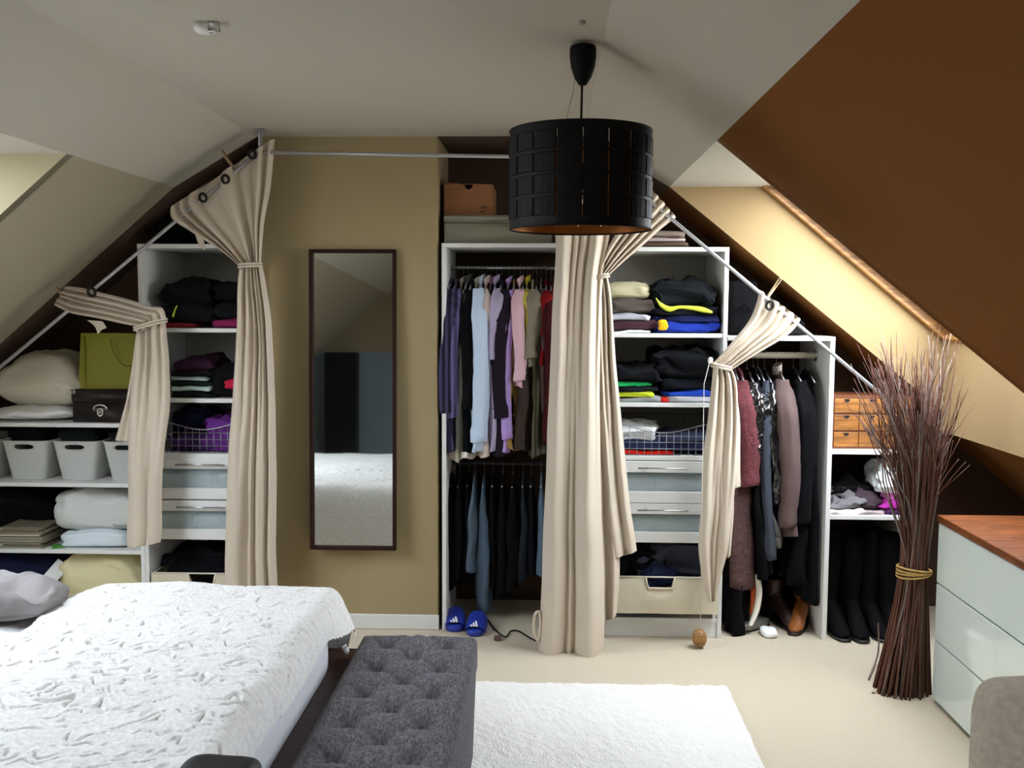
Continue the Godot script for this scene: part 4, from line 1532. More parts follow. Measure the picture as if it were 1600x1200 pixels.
func build_contents_middle() -> void:
	# boxes on top of the hanging bay
	var card := mat("shoebox card", shade("#93613a"), 0.7)
	var grey := mat("storage box", shade("#8e8874"), 0.8, {"bump": "weave", "height": 0.05, "scale": 6.0})
	var b := [-0.509, 1.885, 0.008, 2.025]
	var t := thing("storage_box", "wide grey lidded storage box on top of the shirt bay", "box")
	begin()
	span(b[0], b[2], HB_TOP, b[3] - 0.035, -5.2, -4.80, 0.004)
	part("body", grey, t)
	begin()
	span(b[0] - 0.003, b[2] + 0.004, b[3] - 0.034, b[3], -5.204, -4.796, 0.005)
	part("lid", grey, t)
	settle(t)
	var s := [-0.515, 2.030, -0.278, 2.181]
	var w: float = s[2] - s[0]
	var h: float = s[3] - s[1]
	t = thing("shoebox", "orange brown shoebox with a half round notch on the grey box", "box")
	begin(false)
	var face := [Vector2(-w / 2, 0), Vector2(w / 2, 0), Vector2(w / 2, h)]
	for k in 9:
		var a := PI * k / 8.0
		face.append(Vector2(0.0 + 0.021 * cos(a), h - 0.024 * sin(a)))
	face.append(Vector2(-w / 2, h))
	# the notched front as two halves and a strip below the notch
	prism([Vector2(-w / 2, 0), Vector2(w / 2, 0), Vector2(w / 2, h - 0.025), Vector2(-w / 2, h - 0.025)], -0.004, 0.0)
	for sx in [-1.0, 1.0]:
		for k in 6:
			var a0 := PI / 2 * k / 6.0
			var a1 := PI / 2 * (k + 1) / 6.0
			var q := [Vector2(sx * 0.021 * cos(a0), h - 0.024 * sin(a0)), Vector2(sx * w / 2, h - 0.025 * sin(a0)), Vector2(sx * w / 2, h - 0.025 * sin(a1)), Vector2(sx * 0.021 * cos(a1), h - 0.024 * sin(a1))]
			if sx > 0:
				q.reverse()
			prism(q, -0.004, 0.0)
	for sx in [-1.0, 1.0]:
		box(Vector3(sx * (w / 2 - 0.002), h / 2, -0.15), Vector3(0.004, h, 0.296), 0.0005)
	box(Vector3(0, h / 2, -0.30), Vector3(w, h, 0.004), 0.0005)
	box(Vector3(0, 0.003, -0.15), Vector3(w - 0.01, 0.004, 0.29), 0.0005)
	part("body", card, t)
	begin(false)
	box(Vector3(-w * 0.32, h + 0.004, -0.15), Vector3(w * 0.34, 0.005, 0.30), 0.001, Basis(Vector3(0, 0, 1), -0.08))
	box(Vector3(w * 0.2, h + 0.002, -0.16), Vector3(w * 0.58, 0.005, 0.28), 0.001, Basis(Vector3(0, 0, 1), -0.03))
	part("lid", card, t)
	var ink := mat("box print", shade("#3a2416"), 0.8)
	var letters := TextMesh.new()
	letters.text = "NIKE"
	var font := SystemFont.new()
	font.font_names = PackedStringArray(["Droid Sans"])
	font.font_weight = 700
	letters.font = font
	letters.font_size = 32
	letters.pixel_size = 0.00042
	letters.depth = 0.0006
	again("print", letters, ink, t, Transform3D(Basis(Vector3(1, 0, 0), Vector3(0.25, 1, 0), Vector3(0, 0, 1)), Vector3(w * 0.31, 0.040, 0.0008)))
	begin(false)
	var top := []
	var low := []
	for k in 13:
		var u := k / 12.0
		var x := lerpf(-0.018, 0.022, u)
		var y := 0.016 + 0.014 * u + 0.010 * pow(1.0 - u, 3.0) - 0.006 * (1.0 - u)
		var th := 0.0075 * pow(sin(PI * pow(u, 0.45)), 1.2) * (1.0 - u * 0.7) + 0.0003
		top.append(Vector2(x, y + th * 0.3))
		low.append(Vector2(x, y - th * 0.7))
	for k in 12:
		prism([low[k], low[k + 1], top[k + 1], top[k]], 0.0, 0.001)
	var mark := part("print", ink, t)
	mark.position = Vector3(w * 0.31, 0.002, 0.0002)
	t.position = Vector3((s[0] + s[2]) / 2, b[3] + 0.001, -4.86)
	t.rotation.y = 0.0
	# shirts on the upper rail, from the chimney to the centre curtain
	var yr := 1.779
	var hem := 0.852
	var top_y := yr - 0.055
	var shirts := [
		# shoulder x, name, label, colour, gain, hem y in metres, thickness, options
		[-0.491, "shirt", "navy striped shirt at the end of the rail beside the white side panel", "#45425e", 1.1, 0.887, 0.028, {"sleeve": 0.60, "lean": -0.008, "stripes": true}],
		[-0.463, "shirt", "purple striped shirt, second garment from the chimney", "#66608a", 1.1, 0.928, 0.026, {"sleeve": 0.62, "lean": -0.012, "stripes": true}],
		[-0.434, "shirt", "cream shirt with a long tail, between purple and charcoal shirts", "#b3aa9a", 1.5, 0.827, 0.022, {"collar": true, "sleeve": 0.56, "sleeve_r": 0.026, "lean": -0.022}],
		[-0.409, "shirt", "charcoal green shirt between the cream and black shirts", "#4d4c44", 1.3, 0.889, 0.024, {"collar": true, "lean": -0.02}],
		[-0.387, "jacket", "black jacket between the charcoal shirt and the pale blue shirt", "#0f0f12", 1.0, 0.897, 0.034, {"sleeve": 0.58, "lean": -0.03}],
		[-0.362, "shirt", "off-white shirt whose tail hangs below the pale blue one", "#c9c3b8", 1.5, 0.828, 0.026, {"collar": true, "lean": -0.035}],
		[-0.340, "shirt", "pale blue shirt with a broad sleeve at the front of the rail", "#a4b2d2", 1.6, 0.872, 0.030, {"collar": true, "sleeve": 0.74, "sleeve_r": 0.045, "lean": -0.012, "sleeve_dx": 0.012}],
		[-0.314, "shirt", "pinkish beige shirt just behind the pale blue one", "#b3a29b", 1.5, 0.879, 0.022, {"collar": true, "sleeve": 0.38, "sleeve_r": 0.026}],
		[-0.292, "shirt", "dusty mauve shirt between the pinkish beige and grey lilac shirts", "#80687a", 1.4, 0.898, 0.022, {"collar": true, "lean": -0.004}],
		[-0.267, "shirt", "grey lilac shirt with an upright collar, right of the mauve one", "#9d93aa", 1.4, 0.892, 0.022, {"collar": true, "sleeve": 0.34, "sleeve_r": 0.030, "lean": -0.01}],
		[-0.238, "jacket", "dark plum jacket between the grey lilac and bright lilac shirts", "#231c26", 1.2, 0.892, 0.040, {"sleeve": 0.62, "sleeve_r": 0.045}],
		[-0.204, "shirt", "bright lilac shirt with a long cuffed sleeve", "#9a80b4", 1.5, 0.880, 0.024, {"collar": true, "sleeve": 0.72, "sleeve_r": 0.032, "lean": -0.016}],
		[-0.175, "shirt", "ochre brown shirt behind the short pink sleeve", "#8a6e3e", 1.3, 0.893, 0.028, {"lean": -0.01}],
		[-0.147, "blouse", "dusty pink blouse whose sleeve ends half way down", "#bd9aa0", 1.5, 1.213, 0.026, {"collar": true, "sleeve": 0.44, "sleeve_r": 0.036, "lean": -0.01}],
		[-0.131, "shirt", "dark brown long garment below the pink blouse", "#3a302a", 1.2, 0.876, 0.040, {"lean": 0.012}],
		[-0.112, "blouse", "mustard yellow short top between the pink blouse and olive top", "#aca039", 1.4, 1.331, 0.018, {"collar": true, "sleeve": 0.30, "sleeve_r": 0.024, "lean": -0.004}],
		[-0.084, "blouse", "olive grey short-sleeved top right of the mustard one", "#7b7260", 1.3, 1.319, 0.036, {"sleeve": 0.33, "sleeve_r": 0.042}],
		[-0.065, "shirt", "grey patterned long top hanging behind the olive one", "#55503f", 1.2, 0.855, 0.030, {"lean": 0.01, "stripes": true}],
		[-0.043, "cardigan", "brown mauve cardigan with a long sleeve near the centre curtain", "#655554", 1.3, 1.020, 0.026, {"sleeve": 0.60, "sleeve_r": 0.03, "lean": 0.012}],
		[-0.018, "blouse", "red short-sleeved top beside the centre curtain", "#901c1c", 0.9, 1.338, 0.024, {"sleeve": 0.22, "sleeve_r": 0.034}],
		[0.007, "dress", "dark maroon dress half behind the centre curtain", "#3c1516", 1.2, 0.932, 0.030, {"sleeve": 0.4, "sleeve_r": 0.034}],
	]
	for k in shirts.size():
		var e = shirts[k]
		var o: Dictionary = e[7]
		var m := cloth(e[3], e[4], o.get("stripes", false))
		o.seed = 1.0 + k * 0.7
		var half := 0.20 + 0.012 * sin(k * 2.3)
		var zz := -5.0 + 0.012 * cos(k * 1.9)
		garment(e[1], e[2], "garment", "", e[0], top_y - 0.004 * (k % 3), zz, top_y - e[5], half, e[6], m, o)
		hanger(e[0], top_y - 0.004 * (k % 3) + 0.004, zz, yr, half, "hangers on the shirt rail", "thin wire coat hanger on the rail that carries the shirts")
	# trousers and jeans on the lower rail
	var y2 := 0.790
	var legs := [
		[-0.493, "black trousers hanging beside the white side panel, below the striped shirts", "#0d0d10", 0.179, 0.030],
		[-0.451, "black patterned trousers second from the side panel on the lower rail", "#131316", 0.195, 0.030],
		[-0.406, "charcoal trousers just left of the blue jeans", "#121217", 0.229, 0.030],
		[-0.374, "mid blue jeans with a light seam hanging on the lower rail", "#66798c", 0.244, 0.032],
		[-0.325, "long faded blue jeans behind the black trousers, reaching lowest", "#4a5a68", 0.073, 0.030],
		[-0.280, "black trousers right of the blue jeans on the lower rail", "#0b0b0d", 0.149, 0.034],
		[-0.230, "black suit trousers in the middle of the lower rail", "#0c0b0d", 0.133, 0.036],
		[-0.179, "black wool trousers in the darkest part of the lower rail", "#0d0c0d", 0.151, 0.036],
		[-0.128, "dark grey blue jeans near the right end of the lower rail", "#20242a", 0.233, 0.030],
		[-0.087, "black jeans between the dark grey jeans and the curtain", "#0e1116", 0.233, 0.028],
		[-0.036, "blue jeans half hidden behind the edge of the centre curtain", "#566878", 0.246, 0.026],
	]
	for k in legs.size():
		var e = legs[k]
		var ln: float = y2 - 0.05 - e[3]
		garment("trousers", e[1], "trousers", "", e[0], y2 - 0.05, -5.0 + 0.01 * sin(k * 2.0), ln, 0.17, e[4] * 0.8, cloth(e[2], 1.15), {"flare": -0.25, "seed": 31.0 + k, "ripple": 0.8, "swing": -0.02 if k == 3 else 0.0})
		hanger(e[0], y2 - 0.045, -5.0 + 0.01 * sin(k * 2.0), y2, 0.14, "hangers on the trouser rail", "thin wire coat hanger on the lower rail of trousers")
	# blue slides
	var blue := mat("slide blue", shade("#22369c"), 0.5)
	var white := mat("print white", shade("#e6e6e6"), 0.6)
	for k in 2:
		var c := Vector3(-0.455, 0.000, -4.768) if k == 0 else Vector3(-0.349, -0.000, -4.706)
		t = thing("slide_sandal", ["blue slide sandal with a white three-bar mark, nearer the side panel", "blue slide sandal with a white three-bar mark, further from the side panel"][k], "shoe", "pair of blue slides")
		begin()
		soft(Vector3(0, 0.0175, -0.07), Vector3(0.095, 0.035, 0.25), {"plan": 0.65, "side": 0.3, "amp": 0.0, "nu": 40, "nv": 12})
		part("sole", blue, t)
		begin()
		sheet(20, 12, func(u: float, v: float) -> Vector3:
			var a := PI * u
			var z := lerpf(0.035, -0.09, v)
			var hh := lerpf(0.035, 0.075, pow(v, 0.7))
			return Vector3(-cos(a) * 0.05, 0.012 + hh * pow(sin(a), 0.6), z))
		part("strap", blue, t)
		begin()
		soft(Vector3(0, 0.032, -0.12), Vector3(0.07, 0.012, 0.12), {"plan": 0.7, "side": 0.4, "amp": 0.0, "nu": 20, "nv": 8})
		part("footbed", mat("slide footbed", shade("#14162c"), 0.7), t)
		begin(false)
		for bar in 3:
			var x := -0.016 + 0.013 * bar
			var hgt := 0.011 + 0.010 * bar
			prism([Vector2(x - 0.004, 0.0), Vector2(x + 0.006, 0.0), Vector2(x + 0.006 - hgt * 0.25, hgt), Vector2(x - 0.003 - hgt * 0.25, hgt)], 0.0, 0.001)
		var mk := part("logo", white, t)
		mk.transform = Transform3D(Basis(Vector3(1, 0, 0), -0.85), Vector3(0.0, 0.048, 0.040))
		t.position = c
		t.rotation.y = 0.06 if k == 0 else -0.05
	# cable on the carpet
	begin()
	tube(smooth_path([Vector3(-0.302, 0.005, -4.909), Vector3(-0.251, 0.005, -4.744), Vector3(-0.200, 0.005, -4.652), Vector3(-0.178, 0.005, -4.738), Vector3(-0.141, 0.005, -4.740), Vector3(-0.102, 0.005, -4.676), Vector3(-0.058, 0.005, -4.605)], 40), 0.004, -1, 6)
	solo("cable", mat("cable black", shade("#171416"), 0.6), "thin black cable lying on the carpet beneath the trousers", "cable")
	begin()
	soft(Vector3(-0.235, 0.012, -4.612), Vector3(0.035, 0.022, 0.03), {"plan": 0.5, "side": 0.5, "amp": 0.002})
	solo("cable_plug", mat("plug brown", shade("#5c4438"), 0.6), "small brown plug lying on the carpet near the blue slides", "plug")

func build_contents_right() -> void:
	# papers on top of the tall unit
	var G0 := "folded clothes on top of the tall right unit"
	var tops := [
		["brown folded garment lowest on top of the tall right unit", [0.381, 1.871, 0.661, 1.898], "#4d3d33"],
		["grey pink folded garment in the middle of the pile above the right unit", [0.395, 1.895, 0.648, 1.919], "#9a8a86"],
		["taupe folded garment topmost above the tall right unit", [0.426, 1.917, 0.637, 1.953], "#6f6258"],
	]
	for k in tops.size():
		folded("folded_garment", tops[k][0], "clothes", G0, tops[k][1], -4.75 - 0.004 * k, 0.34, cloth(tops[k][2], 1.3), 50.0 + k, {"amp": 0.006, "layers": 0.0})
	var G := "folded clothes in the tall unit beside the centre curtain"
	var f := [
		# upper shelf
		["white folded shirt lowest of the left pile, upper shelf right of centre curtain", [0.284, 1.463, 0.495, 1.478], "#d2d2d0", 0.002],
		["maroon brown folded jumper on a white shirt, upper shelf right of centre curtain", [0.272, 1.475, 0.519, 1.527], "#3b262a", 0.006],
		["pale grey folded jumper between the maroon and ribbed ones, upper right shelf", [0.271, 1.521, 0.482, 1.560], "#a3a3aa", 0.008],
		["dark ribbed grey brown jumper below the cream cushion, upper right shelf", [0.265, 1.554, 0.488, 1.629], "#4c433f", 0.012],
		["royal blue folded sports top under the black jackets, upper right shelf", [0.501, 1.465, 0.801, 1.525], "#1c2f84", 0.012],
		["dark blue folded top just above the royal blue one, upper right shelf", [0.483, 1.516, 0.808, 1.552], "#151a3c", 0.01],
		["black folded fleece between blue tops and neon trimmed jacket, upper right shelf", [0.477, 1.546, 0.796, 1.588], "#131418", 0.012],
		["black folded jacket with neon lime trim topmost on the upper right shelf", [0.477, 1.579, 0.802, 1.715], "#121416", 0.025],
		# middle shelf
		["grey folded top lowest left on the middle shelf beside centre curtain", [0.318, 1.132, 0.537, 1.162], "#7b7d7c", 0.006],
		["lime yellow folded top near the bottom of the left pile, middle right shelf", [0.311, 1.157, 0.517, 1.188], "#a9b62c", 0.008],
		["black folded top between the lime and green ones, middle right shelf", [0.312, 1.181, 0.512, 1.217], "#14181c", 0.008],
		["green edged folded top in the left pile of the middle right shelf", [0.305, 1.211, 0.499, 1.242], "#1d8a48", 0.008],
		["black crumpled garment topmost of the left pile, middle right shelf", [0.300, 1.231, 0.543, 1.307], "#0f1013", 0.022],
		["grey white folded top lowest of the right pile, middle right shelf", [0.549, 1.134, 0.803, 1.170], "#a9a9ae", 0.006],
		["cobalt blue folded top just above the grey white one, middle right shelf", [0.542, 1.164, 0.808, 1.198], "#2140a0", 0.008],
		["black folded jumper above the cobalt top, middle right shelf", [0.526, 1.190, 0.810, 1.260], "#101216", 0.016],
		["black jumper topmost of the right pile, middle right shelf", [0.507, 1.247, 0.804, 1.382], "#0e0f11", 0.025],
		["small red folded garment peeping out between the two middle shelf piles", [0.522, 1.135, 0.565, 1.159], "#b2231d", 0.003],
		# basket
		["red folded garment at the bottom of the right wire basket", [0.323, 0.880, 0.604, 0.902], "#c02218", 0.004],
		["navy folded garment in the middle of the right wire basket", [0.316, 0.899, 0.798, 0.952], "#252b47", 0.012],
		["slate blue folded garment at the back of the right wire basket", [0.536, 0.939, 0.808, 0.982], "#3a3f55", 0.012],
		["white folded garment bulging from the right wire basket", [0.321, 0.939, 0.529, 1.019], "#d4d4d8", 0.014],
		# canvas box
		["black garments heaped in the right canvas box", [0.331, 0.263, 0.573, 0.415], "#0e0f12", 0.035],
		["slate grey garment heaped in the right canvas box, beside the black one", [0.451, 0.260, 0.798, 0.429], "#3a3d47", 0.035],
		["navy garment showing in the hand hole of the right canvas box", [0.461, 0.237, 0.625, 0.337], "#161b30", 0.012],
	]
	for k in f.size():
		var e = f[k]
		var r: Array = e[1]
		var zf := -4.71 - 0.003 * (k % 4) - (0.025 if k >= 18 else 0.0)
		if k in [18, 19, 20]:
			zf = -4.73
		if k >= 22:
			zf = -4.70 if k == 24 else -4.76
		folded("folded_garment", e[0], "clothes", G, r, zf, 0.1 if k == 24 else (0.30 if k >= 18 else 0.36), cloth(e[2], 1.35), 60.0 + k, {"amp": e[3] * 1.7 + 0.005, "layers": 2.0 if r[3] - r[1] > 0.06 else 0.0})
	folded("cushion", "cream cushion on the ribbed jumper, upper shelf right of centre curtain", "cushion", "", [0.262, 1.617, 0.491, 1.708], -4.74, 0.32, mat("cushion cream", shade("#b8af8c"), 0.9, {"bump": "mottle", "height": 0.5, "scale": 3.0}), 90.0, {"plan": 0.35, "side": 0.6, "layers": 0.0, "amp": 0.014})
	# neon trim and yellow badge lie on the garments' fronts
	var neon := mat("neon lime", shade("#8db32a", 1.0), 0.6)
	var ns := [Vector3(0.501, 1.630, -4.712), Vector3(0.522, 1.600, -4.708), Vector3(0.564, 1.579, -4.706), Vector3(0.612, 1.588, -4.706), Vector3(0.666, 1.585, -4.706), Vector3(0.720, 1.577, -4.707), Vector3(0.765, 1.565, -4.710)]
	begin()
	limb(ns, [0.004, 0.012, 0.013, 0.008, 0.010, 0.013, 0.006], [0.006, 0.008, 0.010, 0.012, 0.012, 0.010, 0.006], Vector3(0, 1, 0), 36, 12)
	solo("jacket_trim", neon, "curved neon lime trim on the front of the black folded jacket", "trim")
	begin()
	soft(Vector3(0.532, 1.504, -4.700), Vector3(0.045, 0.05, 0.03), {"amp": 0.01, "seed": 5.0, "plan": 0.5, "side": 0.5})
	solo("yellow_badge", cloth("#d89c1e", 1.4), "orange yellow patch at the left end of the royal blue top", "patch")
	begin()
	limb([Vector3(0.435, 1.007, -4.712), Vector3(0.474, 1.013, -4.712), Vector3(0.502, 0.992, -4.712)], [0.004, 0.006, 0.004], [0.003, 0.004, 0.003], Vector3(0, 1, 0), 10, 8)
	solo("white_strap", cloth("#dededf", 1.5), "narrow white strap lying over the rim of the right wire basket", "strap")
	# black suitcase above the low bay
	var case := mat("suitcase black", shade("#070708"), 0.8, {"spec": 0.2})
	var b := [0.865, 1.455, 1.002, 1.717]
	var t := thing("suitcase", "black soft suitcase standing above the coat bay under the slope", "suitcase")
	begin()
	soft(Vector3((b[0] + b[2]) / 2 + 0.0, LB_TOP + (b[3] - LB_TOP) / 2, -4.98), Vector3(b[2] - b[0], b[3] - LB_TOP, 0.36), {"plan": 0.2, "side": 0.2, "amp": 0.004, "seed": 4.0})
	part("body", case, t)
	begin()
	tube(smooth_path([Vector3(b[0] + 0.04, LB_TOP + 0.12, -4.79), Vector3((b[0] + b[2]) / 2, LB_TOP + 0.15, -4.77), Vector3(b[2] - 0.04, LB_TOP + 0.12, -4.79)], 10), 0.005)
	part("handle", case, t)
	settle(t)
	folded("folded_garment", "black garment lying above the coat bay, right of the suitcase", "clothes", "", [1.016, 1.449, 1.235, 1.529], -4.80, 0.34, cloth("#131213", 1.0), 93.0, {"amp": 0.02})
	# coats on the thick rail
	var yr := 1.354
	var ty := yr - 0.06
	var foil := mat("garment film", shade("#0e0f13"), 0.16, {"spec": 0.8, "coat": 0.8})
	var tweed := mat("red tweed", shade("#94484e"), 0.95, {"tex": "tweed", "bump": "tweed", "height": 0.2, "scale": 5.0})
	var tweed2 := mat("brown tweed", shade("#76524e"), 0.95, {"tex": "tweed", "bump": "tweed", "height": 0.2, "scale": 5.0})
	var z := -4.93
	var rows := [
		["dress", "long red brown tweed dress at the left end of the coat rail", 0.904, 0.044, 0.240, tweed2, {"lean": 0.03}],
		["cardigan", "rose red tweed cardigan hanging over the long tweed dress", 0.931, 0.050, 0.724, tweed, {"lean": 0.05, "sleeve": 0.5, "sleeve_r": 0.05}],
		["garment_cover", "shiny black garment cover next to the rose red cardigan", 0.977, 0.022, 0.904, foil, {"lean": 0.05, "ripple": 3.0, "sleeve": 0.34, "sleeve_r": 0.036, "crinkle": 0.9}],
		["trousers", "long black trousers below the shiny cover on the coat rail", 1.006, 0.030, 0.280, cloth("#0e0e11", 1.0), {"lean": 0.035}],
		["coat", "slate blue coat between the two shiny black covers", 1.029, 0.024, 0.397, cloth("#40454e", 1.1), {"lean": 0.04, "sleeve": 0.86, "sleeve_r": 0.026}],
		["garment_cover", "long glossy black cover between slate blue coat and brown jacket", 1.062, 0.020, 0.454, foil, {"lean": 0.045, "ripple": 3.0, "sleeve": 0.58, "sleeve_r": 0.030, "crinkle": 0.9}],
		["jacket", "mauve brown jacket with a pale collar on the coat rail", 1.120, 0.030, 0.468, cloth("#675552", 0.85), {"lean": 0.035, "sleeve": 0.70, "sleeve_r": 0.050, "collar": true, "collar_mat": cloth("#a79c93", 1.4)}],
		["coat", "black coat right of the mauve brown jacket", 1.203, 0.036, 0.267, cloth("#0d0d0f", 1.0), {"lean": 0.03, "sleeve": 0.68, "sleeve_r": 0.045}],
		["coat", "dark coat at the right end of the rail beside the white panel", 1.268, 0.026, 0.173, cloth("#101012", 1.0), {"lean": 0.01}],
	]
	for k in rows.size():
		var e = rows[k]
		var o: Dictionary = e[6]
		o.seed = 41.0 + k * 1.3
		var top := ty - 0.006 * (k % 3)
		var half := 0.18 if k != 6 else 0.195
		garment(e[0], e[1], "garment", "", e[2], top, z, top - e[4], half, e[3], e[5], o)
		hanger(e[2], top + 0.004, z, yr + 0.009, half, "hangers on the coat rail", "thin wire coat hanger on the thick wooden coat rail")
	# what stands and lies below the coats
	garment("dark_dress", "black long skirt trailing to the carpet beside the tall unit", "garment", "", 0.899, 0.721, -4.90, 0.721 - 0.012, 0.15, 0.035, cloth("#0b0b0d", 1.0), {"seed": 71.0, "flare": 0.2, "swing": 0.03})
	var scarf := cloth("#cfc8bb", 1.4)
	begin()
	limb([Vector3(1.023, 0.289, -4.800), Vector3(1.032, 0.203, -4.790), Vector3(1.017, 0.110, -4.780), Vector3(0.987, 0.042, -4.760)], [0.014, 0.016, 0.016, 0.012], [0.02, 0.02, 0.02, 0.02], Vector3(1, 0, 0), 20, 12)
	solo("scarf", scarf, "cream scarf hanging down to the silver shoes below the coats", "scarf")
	begin()
	limb([Vector3(1.006, 0.283, -4.820), Vector3(1.009, 0.197, -4.810), Vector3(1.000, 0.087, -4.800)], [0.012, 0.014, 0.010], [0.015, 0.015, 0.015], Vector3(1, 0, 0), 16, 12)
	solo("scarf", cloth("#b4552e", 1.3), "rust orange scarf hanging just left of the cream scarf", "scarf")
	var silver := mat("silver leather", shade("#a7a49c"), 0.3, {"metal": 0.6})
	for k in 2:
		var c := Vector3(0.987, -0.000, -4.820) if k == 0 else Vector3(1.022, 0.000, -4.774)
		t = thing("flat_shoe", ["silver flat shoe under the scarves, nearer the black skirt", "silver flat shoe under the scarves, nearer the white slipper"][k], "shoe", "pair of silver flats")
		begin()
		soft(Vector3(0, 0.022, 0.0), Vector3(0.07, 0.044, 0.22), {"plan": 0.75, "side": 0.6, "amp": 0.004, "seed": 3.0 + k, "nu": 30, "nv": 14})
		part("upper", silver, t)
		begin()
		soft(Vector3(0, 0.005, 0.0), Vector3(0.074, 0.01, 0.226), {"plan": 0.75, "side": 0.3, "amp": 0.0, "nu": 24, "nv": 8})
		part("sole", mat("boot heel", shade("#15110f"), 0.5), t)
		t.position = c + Vector3(0, 0, -0.08)
		t.rotation.y = -0.5 - 0.4 * k
	begin()
	soft(Vector3(1.075, 0.018, -4.752), Vector3(0.075, 0.036, 0.11), {"plan": 0.6, "side": 0.6, "amp": 0.008, "seed": 6.0})
	solo("slipper", cloth("#d5d4cf", 1.5), "small white slipper on the carpet between silver flats and dark boots", "slipper")
	var tanb := mat("boot tan", shade("#9a5a2a"), 0.45)
	var darkb := mat("boot oxblood", shade("#33201c"), 0.4)
	var blackb := mat("boot black", shade("#141314"), 0.4)
	boot("dark oxblood ankle boot below the coats, left of the tan boot", Vector3(1.160, 0.000, -4.877) + Vector3(0, 0, -0.08), 0.35, 0.22, darkb, "", {"heel": 0.06, "r": 0.042})
	boot("black ankle boot below the coats, just behind the oxblood one", Vector3(1.206, 0.000, -4.899) + Vector3(0.0, 0, -0.18), 0.15, 0.24, blackb, "", {"heel": 0.06, "r": 0.042})
	boot("tan brown ankle boot below the coats beside the white panel", Vector3(1.277, 0.000, -4.854) + Vector3(0, 0, -0.07), -0.45, 0.21, tanb, "", {"heel": 0.05, "r": 0.046})
	# mini chest of drawers: three by three
	var birch := mat("birch", shade("#c07d3c"), 0.5, {"tex": "wood", "scale": 1.6})
	var edge := mat("chest edge", shade("#6a3a20"), 0.5)
	var q := [1.346, 0.912, 1.718, 1.169]
	t = thing("mini_chest", "small birch chest of little drawers on the shelf behind the twigs", "chest")
	var qy := RU_S1 + 0.001
	var qh: float = q[3] - qy
	var qw: float = q[2] - q[0]
	begin(false)
	span(q[0], q[2], qy, qy + 0.008, -5.0, -4.74, 0.001)
	span(q[0], q[2], q[3] - 0.008, q[3], -5.0, -4.74, 0.001)
	span(q[0], q[0] + 0.008, qy + 0.008, q[3] - 0.008, -5.0, -4.74, 0.001)
	span(q[2] - 0.008, q[2], qy + 0.008, q[3] - 0.008, -5.0, -4.74, 0.001)
	span(q[0], q[2], qy, q[3], -5.008, -5.0, 0.0)
	for k in 2:
		var y := qy + qh * (k + 1) / 3.0
		span(q[0] + 0.008, q[2] - 0.008, y - 0.003, y + 0.003, -5.0, -4.742, 0.0)
	part("body", edge, t)
	for rr in 3:
		for cc in 3:
			var x0: float = q[0] + 0.008 + (qw - 0.016) * cc / 3.0 + 0.0015
			var x1: float = q[0] + 0.008 + (qw - 0.016) * (cc + 1) / 3.0 - 0.0015
			var y0: float = qy + qh * rr / 3.0 + (0.0095 if rr == 0 else 0.0045)
			var y1: float = qy + qh * (rr + 1) / 3.0 - (0.0095 if rr == 2 else 0.0045)
			begin(false)
			span(x0, x1, y0, y1, -4.96, -4.739, 0.0015)
			var d := part("drawer", birch, t)
			begin()
			var half := []
			for k in 9:
				var a := PI + PI * k / 8.0
				half.append(Vector2((x0 + x1) / 2 + 0.013 * cos(a), y1 - 0.002 + 0.016 * sin(a)))
			prism(half, -4.7395, -4.7375)
			part("finger_hole", mat("hole dark", shade("#17100c"), 0.9), d)
	settle(t)
	# second shelf behind the twigs
	var G2 := "clothes on the shelf below the mini chest"
	var g := [
		["white crumpled garment lowest on the shelf below the mini chest", [1.326, 0.599, 1.501, 0.630], "#d0cecb", 0.012],
		["pale pink grey garment lying flat on the shelf below the mini chest", [1.441, 0.600, 1.621, 0.628], "#9d8f8d", 0.01],
		["mid grey garment heaped on the white one below the mini chest", [1.355, 0.616, 1.512, 0.697], "#6d6a6c", 0.025],
		["dark mauve garment heaped in the middle below the mini chest", [1.460, 0.618, 1.596, 0.710], "#43363d", 0.025],
		["black garment behind the grey heap below the mini chest", [1.366, 0.645, 1.624, 0.749], "#151416", 0.03],
		["dark purple garment lowest of the bright pile near the twigs", [1.594, 0.600, 1.750, 0.634], "#3a1f42", 0.008],
		["magenta garment in the pile below the mini chest near the twigs", [1.590, 0.625, 1.746, 0.684], "#a03090", 0.012],
		["pink garment above the magenta one near the twigs", [1.598, 0.673, 1.754, 0.716], "#b86aa6", 0.012],
		["white crumpled garment topmost of the bright pile near the twigs", [1.572, 0.702, 1.772, 0.839], "#cfd2d4", 0.035],
	]
	for k in g.size():
		var e = g[k]
		folded("folded_garment", e[0], "clothes", G2, e[1], -4.705 - 0.012 * (k % 4) - (0.08 if k == 4 else 0.0), 0.28, cloth(e[2], 1.35), 110.0 + k, {"amp": e[3] * 1.4 + 0.006, "layers": 0.0, "plan": 0.35, "side": 0.55})
	# tall boots under it
	var tall := mat("boot tall black", shade("#0c0b0c"), 0.75, {"spec": 0.2})
	var spots := [1306, 1338, 1368, 1398]
	var words := ["tall black boot nearest the white panel below the mini chest", "tall black boot, second from the white panel below the mini chest", "tall black boot, third from the white panel below the mini chest", "tall black boot, last of the row, behind the twigs"]
	for k in 4:
		var x: float = [1.403, 1.504, 1.592, 1.675][k]
		boot(words[k], Vector3(x, 0.0, -4.86 + 0.015 * (k % 2)), 0.1 - 0.12 * (k % 2), 0.50 - 0.02 * (k % 2), tall, "tall black boots below the mini chest", {"r": 0.052, "heel": 0.05})

